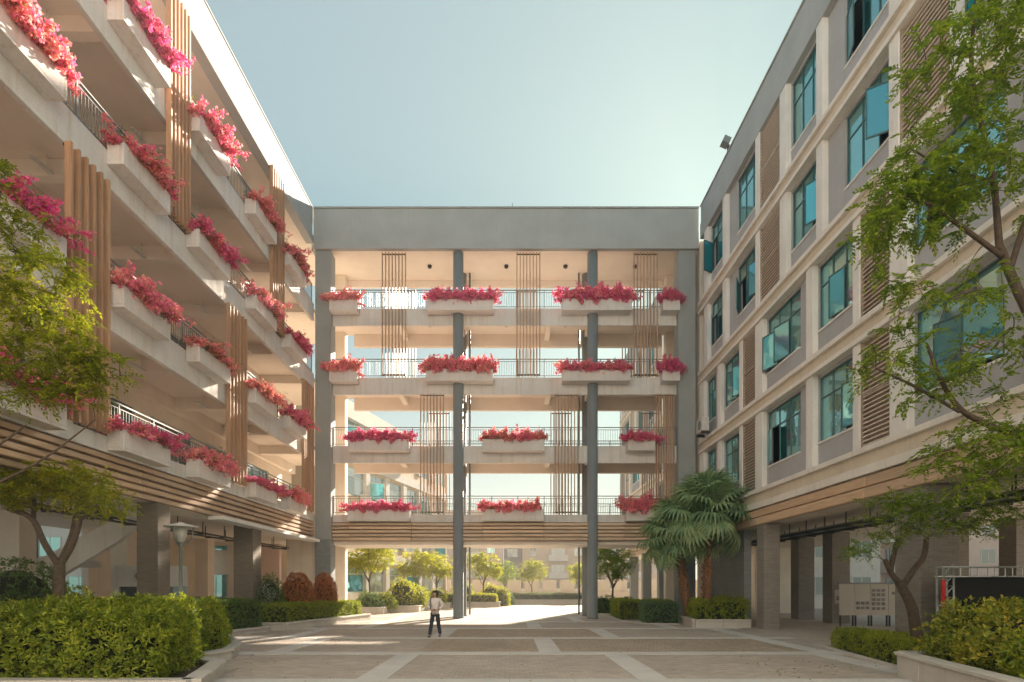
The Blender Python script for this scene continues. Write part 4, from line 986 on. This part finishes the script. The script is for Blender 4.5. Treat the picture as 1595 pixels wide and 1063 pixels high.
# body: pelvis, spine, neck, head, arms bent to the waist, legs in stride
HL, HR = (-.10, -.20, .90), (.06, -.21, .93)      # wrists, in front of the belly
body = [(0, 0, .84, .09, .07), (0, .0, 1.05, .09, .07), (0, .01, 1.25, .13, .09), (0, 0, 1.35, .045), (-.012, -.015, 1.43, .05), (-.02, -.025, 1.49, .074, .085), (-.02, -.02, 1.535, .062, .075),
        (-.16, .0, 1.28, .045), (-.235, -.01, 1.05, .036), HL + (.026,), (.16, .0, 1.28, .045), (.245, .0, 1.06, .036), HR + (.026,),
        (-.075, 0, .80, .06), (-.10, -.16, .46, .052), (-.15, -.22, .09, .034), (-.165, -.33, .035, .03), (.075, 0, .80, .06), (.11, .0, .46, .052), (.15, .17, .11, .034), (.15, .07, .035, .03)]
be = [(0, 1), (1, 2), (2, 3), (3, 4), (4, 5), (5, 6), (2, 7), (7, 8), (8, 9), (2, 10), (10, 11), (11, 12), (0, 13), (13, 14), (14, 15), (15, 16), (0, 17), (17, 18), (18, 19), (19, 20)]
skin('body', body, be, 'skin')
for w, sx in ((Vector(HL), 1), (Vector(HR), -1)):           # hands: palm and five fingers each
    d = Vector((sx * .55, -.6, .1)).normalized(); s_ = Vector((0, -.15, 1)).normalized()
    P = [tuple(w) + (.024, .016), tuple(w + d * .045) + (.034, .016)]; E = [(0, 1)]
    for k in range(4):
        a = w + d * .07 + s_ * (.024 - .016 * k); ln = (.062, .07, .065, .05)[k]; i = len(P)
        b_ = a + d * ln * .6; c_ = b_ + (d * .5 + Vector((sx * .6, .3, 0))).normalized() * ln * .5
        P += [tuple(a) + (.009,), tuple(b_) + (.008,), tuple(c_) + (.007,)]; E += [(1, i), (i, i + 1), (i + 1, i + 2)]
    a = w + d * .025 + s_ * .03; i = len(P); P += [tuple(a) + (.01,), tuple(a + d * .035 + s_ * .02) + (.009,), tuple(a + d * .06 + s_ * .012) + (.008,)]; E += [(0, i), (i, i + 1), (i + 1, i + 2)]
    skin('hand', P, E, 'skin', 1)
skin('blouse', [(0, 0, .76, .175, .14), (0, 0, .93, .16, .13), (0, .0, 1.1, .135, .11), (0, .01, 1.26, .145, .10), (0, 0, 1.335, .06, .055), (-.165, 0, 1.28, .07), (-.25, -.01, 1.06, .062), (-.16, -.13, .95, .05), (.165, 0, 1.28, .07), (.262, .0, 1.07, .062), (.155, -.13, .96, .05)],
     [(0, 1), (1, 2), (2, 3), (3, 4), (3, 5), (5, 6), (6, 7), (3, 8), (8, 9), (9, 10)], 'blouse')
skin('trousers', [(0, 0, .88, .15, .12), (-.08, 0, .76, .092), (-.105, -.16, .46, .07), (-.16, -.225, .06, .062), (.08, 0, .76, .092), (.115, .0, .46, .07), (.155, .175, .07, .062)], [(0, 1), (1, 2), (2, 3), (0, 4), (4, 5), (5, 6)], 'jeans')
for x, y in ((-.16, -.23), (.155, .16)): skin('shoe', [(x, y + .03, .05, .042, .05), (x - .005, y - .06, .04, .045, .035), (x - .01, y - .14, .03, .038, .026)], [(0, 1), (1, 2)], 'shoe', 2)
skin('hair', [(-.005, .045, 1.495, .08, .085), (-.01, .02, 1.555, .07, .07), (.03, .075, 1.44, .05), (.045, .09, 1.34, .035), (.05, .095, 1.24, .02)], [(0, 1), (0, 2), (2, 3), (3, 4)], 'hair')
fc = MB()
for sx in (-.032, .025): fc.lathe((-.03 + sx, -.107, 1.495), [(.004, -.006), (.010, 0), (.004, .006)], 6)
fc.build('eyes', 'hair', pr, off=(0, 0, 0))
skin('nose', [(-.033, -.105, 1.49, .009), (-.036, -.125, 1.462, .013)], [(0, 1)], 'skin', 1)
MB().box(-.055, -.015, -.108, -.100, 1.428, 1.436).build('mouth', 'red_cloth', pr, off=(0, 0, 0))
for sx in (-1, 1): skin('ear', [(-.02 + sx * .078, -.01, 1.475, .012), (-.02 + sx * .082, -.005, 1.50, .015)], [(0, 1)], 'skin', 1)
MB().tube(smooth([(-.13, -.085, 1.33), (-.15, -.13, 1.2), (-.13, -.15, 1.02), (-.16, -.1, .93)]), .016, 6).build('bag_strap', 'jeans', pr, off=(0, 0, 0))
ph = root('phone', (-2.58, 19.64, .93), 'dark phone held in the hands of the walking person', 'phone')
MB().box(-.045, .045, -.008, .008, 0, .05).build('phone_body', 'shoe', ph, .004, off=(0, 0, 0))

# ================================================================== BEYOND THE GALLERY
def back_planter(label, x0, x1, y0, y1, h=.45):
    return stone_planter(label, [(x0, y1), (x0, y0), (x1, y0), (x1, y1)], h, [(x0 + .1, y0 + .1), (x1 - .1, y0 + .1), (x1 - .1, y1), (x0 + .1, y1)], blk=1.2)
back_planter('stone planter box just beyond the gallery by the cream block', -9.6, -8.1, 36.6, 39.0)
back_planter('long stone planter with yellow green shrubs beyond the gallery', -8.1, -6.3, 39.4, 45)
back_planter('pale stone planter further along, behind the walking person', -6.9, -4.9, 46.5, 50)
back_planter('stone planter with square clipped hedge beyond the round column', -3.6, -.95, 49, 53)
stone_planter('long stone kerb closing the far end of the courtyard', [(-1.0, 56.0), (8.5, 56.0)], .5, blk=1.3)
hedge('clipped_hedge', 'long dim clipped hedge along the far end kerb', [(-1.0, 56.3), (8.5, 56.3), (8.5, 57.6), (-1.0, 57.6)], .3, 1.05, 'leaf_dark', .08, .04, 70, 6)
hedge('clipped_hedge', 'square yellow green hedge in the stone planter beyond the round column', [(-3.5, 49.2), (-1.1, 49.2), (-1.1, 51.5), (-3.5, 51.5)], .3, 1.1, 'leaf_yellow', .07, .035, 110, 6)
hedge('clipped_hedge', 'green hedge behind the walking person beyond the gallery', [(-7.0, 47), (-3.9, 48), (-3.9, 49.5), (-7, 49.5)], .3, 1.15, 'leaf_hedge', .07, .035, 100, 6)
ball = lambda r_: (lambda t: r_ * math.sqrt(max(.01, 1 - (t * 1.1 - .25) ** 2 * 1.35)))
for x, y, r_, h_, m_, tx in ((-9.0, 37.6, .8, 1.0, 'leaf_dark', 'dark green low shrub in the first planter beyond the gallery'), (-8.2, 38.2, .55, .9, 'leaf_hedge', 'small green shrub beside the first planter beyond the gallery'), (-7.5, 40.4, .9, 1.9, 'leaf_yellow', 'tall yellow green shrub in the long planter beyond the gallery'), (-6.8, 41.4, .8, 1.35, 'leaf_yellow', 'bright yellow shrub at the corner of the long planter'), (-7.2, 43.5, 1.0, 1.6, 'leaf_hedge', 'green shrub at the back of the long planter'), (-5.9, 47, .7, 1.2, 'leaf_yellow', 'sunlit yellow shrub just behind the walking person'),
                             (-4.2, 51.5, 1.0, 2.0, 'leaf_hedge', 'rounded green shrub left of the round column'), (-1.7, 52.6, .9, 1.9, 'leaf_yellow', 'rounded yellow green shrub behind the square hedge'), (-.7, 52.2, .6, 1.6, 'leaf_yellow', 'small yellow shrub at the end of the square hedge'), (-.3, 54.5, .6, 1.1, 'leaf_blue', 'dim blue green shrub before the far kerb'), (6.2, 38.5, .9, 1.0, 'leaf_dark', 'dark low shrub at the foot of the olive green tree'), (7.6, 39.0, .8, .9, 'leaf_dark', 'dark low shrub right of the olive green tree')):
    shrub('round_shrub', tx, (x, y, .02 if x > 5 or y > 50.9 else .3), ball(r_ * 1.15), h_ * 1.08, m_, .1, .05, 360, 5, rough=.1)
# young trees: two shared crowns
def young_tree(seed, leaf):
    g = random.Random(seed)
    lim = [([(0, 0, 0), (.03, 0, .9), (0, .03, 1.7)], .06, .045)]
    for k in range(6):
        a = k * 1.05 + g.random(); e = g.uniform(.5, 1.1); lim.append(([(0, 0, 1.3 + .08 * k), (.4 * math.cos(a), .4 * math.sin(a), 2.0 + .1 * k), (e * math.cos(a), e * math.sin(a), 2.9 + g.uniform(-.3, .7))], .032, .01))
    return tree('young_tree', 'x', (0, 0, 0), lim, [((0, 0, 3.0), (1.5, 1.4, 1.05), 3), ((.5, 0, 3.6), (.9, .9, .6), 1), ((-.7, 0, 2.6), (.8, .8, .6), 1)], leaf, 'bark', 230, 4, 8, .125, .055, .3, seed=seed, twig_r=.01)
protos = [young_tree(101, 'leaf_yellow'), young_tree(102, 'leaf_tree')]
YT = [(-9.7, 40.0, 1.08, 1, 0, 'yellow green young tree nearest the cream block beyond the gallery'), (-7.5, 46.5, .98, .4, 0, 'young tree in the middle of the row beside the cream block'), (-6.1, 48.5, .95, 2.2, 0, 'young tree at the end of the row, behind the walking person'), (-2.3, 51.0, 1.0, 3.0, 0, 'young tree in the square hedge planter beyond the round column'), (2.4, 63.0, 1.05, .9, 0, 'pale young tree in front of the boundary wall'), (7.4, 61.0, .95, 1.9, 0, 'young tree half hidden by the round column near the classroom block'), (7.0, 39.3, 1.02, 4.0, 1, 'olive green young tree beside the classroom block beyond the gallery'), (-.6, 66.0, 1.0, 5.1, 1, 'dull green young tree before the pink apartment house')]
used = set()
for x, y, s_, rz, k, tx in YT:
    p = protos[k]
    if k not in used: t_ = p; used.add(k)
    else:
        t_ = p.copy(); COL.objects.link(t_)
        for ch in p.children:
            c = ch.copy(); COL.objects.link(c); c.parent = t_
    t_.location = (x, y, .3 if y < 53 and x < 0 else 0); t_.rotation_euler = (0, 0, rz); t_.scale = (s_ * 1.18, s_ * 1.18, s_ * 1.12)
    tag(t_, tx, 'tree', 'young trees beyond the gallery')
# boundary wall
bw = root('boundary_wall', (4, 72, 0), 'low pale boundary wall of notched panels before the apartment houses', 'wall')
MB().box(-14, 24, 72.1, 72.3, 0, 1.2).build('wall_base', 'far_cream', bw)
for k in range(17):
    x = -13.5 + k * 2.2
    MB().box(x, x + 1.75, 72.0, 72.35, 1.205, 2.6).build('wall_panel', 'far_cream', bw, .03); MB().box(x + 1.76, x + 2.19, 72.08, 72.3, 1.205, 1.5).build('wall_panel', 'far_white', bw)

def apartment(name, label, x0, x1, y, dep, H, fl, cols, wall, bal=(), pane='glass_dark', frame='frame_white', group=None, sh=3.0):
    """apartment house whose front looks towards -Y; cols: x centres of windows, bal: x ranges of recessed balconies"""
    r = root(name, ((x0 + x1) / 2, y, 0), label, 'building', group)
    MB().box(x0, x1, y, y + dep, 0, H).build('wall', wall, r)
    MB().box(x0 - .3, x1 + .3, y - .3, y + dep + .3, H, H + .5).build('roof', wall, r)
    for k in range(fl):
        z = k * sh + .2
        for c, w in cols:
            m = MB().box(c - w / 2 - .06, c + w / 2 + .06, y - .06, y - .002, z + .84, z + .9); m.box(c - w / 2 - .06, c + w / 2 + .06, y - .06, y - .002, z + 2.3, z + 2.36); m.box(c - w / 2 - .06, c - w / 2, y - .06, y - .002, z + .9, z + 2.3); m.box(c + w / 2, c + w / 2 + .06, y - .06, y - .002, z + .9, z + 2.3); m.box(c - .03, c + .03, y - .05, y - .002, z + .9, z + 2.3)
            wn = m.build('window', frame, r); MB().box(c - w / 2, c + w / 2, y - .03, y - .003, z + .9, z + 2.3).build('pane', pane, wn, off=wl(r))
        for a, b in bal:
            bb = MB().box(a, b, y - 1.3, y - .002, z - .1, z + .05); bb.box(a, b, y - 1.3, y - 1.18, z + .05, z + 1.0); bb.box(a, a + .12, y - 1.18, y - .002, z + .05, z + 1.0); bb.box(b - .12, b, y - 1.18, y - .002, z + .05, z + 1.0)
            q = bb.build('balcony', 'far_white', r); MB().box(a + .5, b - .5, y - .05, y - .003, z + .06, z + 2.3).build('balcony_door', 'glass_dark', q, off=wl(r))
            g_ = MB()
            for i in range(int((b - a) / .3)): g_.box(a + .15 + i * .3, a + .19 + i * .3, y - 1.26, y - 1.22, z + 1.0, z + 2.85)
            tag(g_.build('balcony_grille', 'rail_metal', q, off=wl(r)), kind='stuff')
    return r
apartment('apartment_house', 'cream apartment house with barred balconies seen under the gallery', 2.2, 15.5, 100, 14, 13.6, 4, [(4.0, 1.0), (11.8, 1.2)], 'far_cream', ((6.6, 10.0),))
apartment('apartment_house', 'pink apartment house with green glazing seen left of the cream one', -12.5, -1.2, 92, 14, 13.4, 4, [(-10.8, 1.4), (-3.0, 1.2)], 'far_pink', ((-8.6, -4.4),), 'glass_teal')
apartment('apartment_house', 'grey green shaded stairwell block between the pink and cream houses', -1.1, 2.1, 104, 8, 13.8, 4, [(.5, 1.8)], 'panel_grey', ())
apartment('apartment_house', 'pale pink apartment house right of the cream one', 15.8, 26, 96, 12, 12.6, 4, [(17.5, 1.6), (23.5, 1.6)], 'far_pink', ((19, 22),))
apartment('apartment_house', 'sunlit pink apartment house seen through the classroom block undercroft', 30, 62, 58, 12, 13, 4, [(32, 1.3), (35.5, 1.3), (42, 1.4), (45, 1.4), (48, 1.4), (55, 1.4), (59, 1.4)], 'far_pink', ((37.2, 40.2), (50, 53)), 'glass_dark')
apartment('apartment_house', 'white apartment house seen between the tile pillars of the classroom block', 20, 29.5, 46, 12, 13, 4, [(22, 1.4), (25, 1.4), (28, 1.4)], 'far_white', (), 'glass_dark')
apartment('office_block', 'bluish white office block seen past the open stair', -48, -27, 44, 12, 13, 4, [(-46 + 2.2 * i, 1.6) for i in range(9)], 'far_white', (), 'glass_teal')
apartment('office_block', 'cream annex wall seen behind the stair and lamp post', -25, -17.5, 37, 8, 11, 3, [(-23.6, 1.4), (-21.2, 1.4), (-18.8, 1.4)], 'cream_wall', (), 'glass_teal')
# cream block beyond the gallery, turned a little from the courtyard axis
cb = root('cream_block', (-11.6, 40, 0), 'sunlit cream classroom block with ledges and windows beyond the gallery', 'building')
cb.rotation_euler = (0, 0, R(-15)); WL[cb.name] = Vector((0, 0, 0))
MB().box(-9, -.26, 0, 19.5, 0, 14.4).build('wall_core', 'unlit_interior', cb)
MB().box(-.25, .25, -.1, 19.6, 13.6, 14.8).build('roof_fascia', 'far_white', cb)
for k in range(4):
    z = .3 + 3.5 * k
    MB().box(-.25, .12, -.1, 19.6, z - .3, z + .35).build('ledge', 'far_white', cb); MB().box(-.25, -.02, 0, 19.5, z + .36, z + 1.0).build('spandrel', 'far_cream', cb)
    for j in range(6):
        y = .3 + 3.2 * j; MB().box(-.25, .08, y - .3, y + .3, z + 1.001, z + 3.19).build('pilaster', 'far_white', cb)
        window_x(cb, -.16, y + .31, y + 2.89, z + 1.0, z + 3.0, 1, 'frame_white', 'glass_pale', opens=[(0, 50)] if (j + k) % 3 == 0 else ())
    MB().box(-.25, -.03, 0, 19.5, z + 3.001, z + 3.195).build('spandrel', 'far_cream', cb)
for k in range(2):
    a = root('air_conditioner', (-11.2, 42.6 + 2.4 * k, 9.0), ['white air conditioner on the cream block wall above the gallery flowers', 'second air conditioner along the cream block wall, past the first'][k], 'air conditioner')
    o = link('casing', MB().box(0, .4, -.45, .45, 0, .7).mesh('casing', 'white_plastic'), a, (.42 + .64 * k, 0, -1.2), (0, 0, R(-15)))
MB().box(-9, 0, -.3, -.001, 0, 14.5).build('gable_wall', 'far_cream', cb)
MB().box(-9, 0, 19.61, 19.9, 0, 14.5).build('gable_wall', 'far_cream', cb)

# ================================================================== HAZY AIR
hz = MB().box(-1000, 1000, -70, 1600, -1.4, 23.4)
me = bpy.data.meshes.new('haze'); me.from_pydata(hz.v, [], hz.f); me.update()
hm = bpy.data.materials.new('haze'); hm.use_nodes = True; ht = hm.node_tree; ht.nodes.clear()
ho = ht.nodes.new('ShaderNodeOutputMaterial'); hv = ht.nodes.new('ShaderNodeVolumePrincipled')
hv.inputs['Color'].default_value = (1, .95, .88, 1); hv.inputs['Density'].default_value = .004; hv.inputs['Anisotropy'].default_value = .0
ht.links.new(hv.outputs[0], ho.inputs['Volume']); me.materials.append(hm)
tag(link('haze', me), kind='stuff')
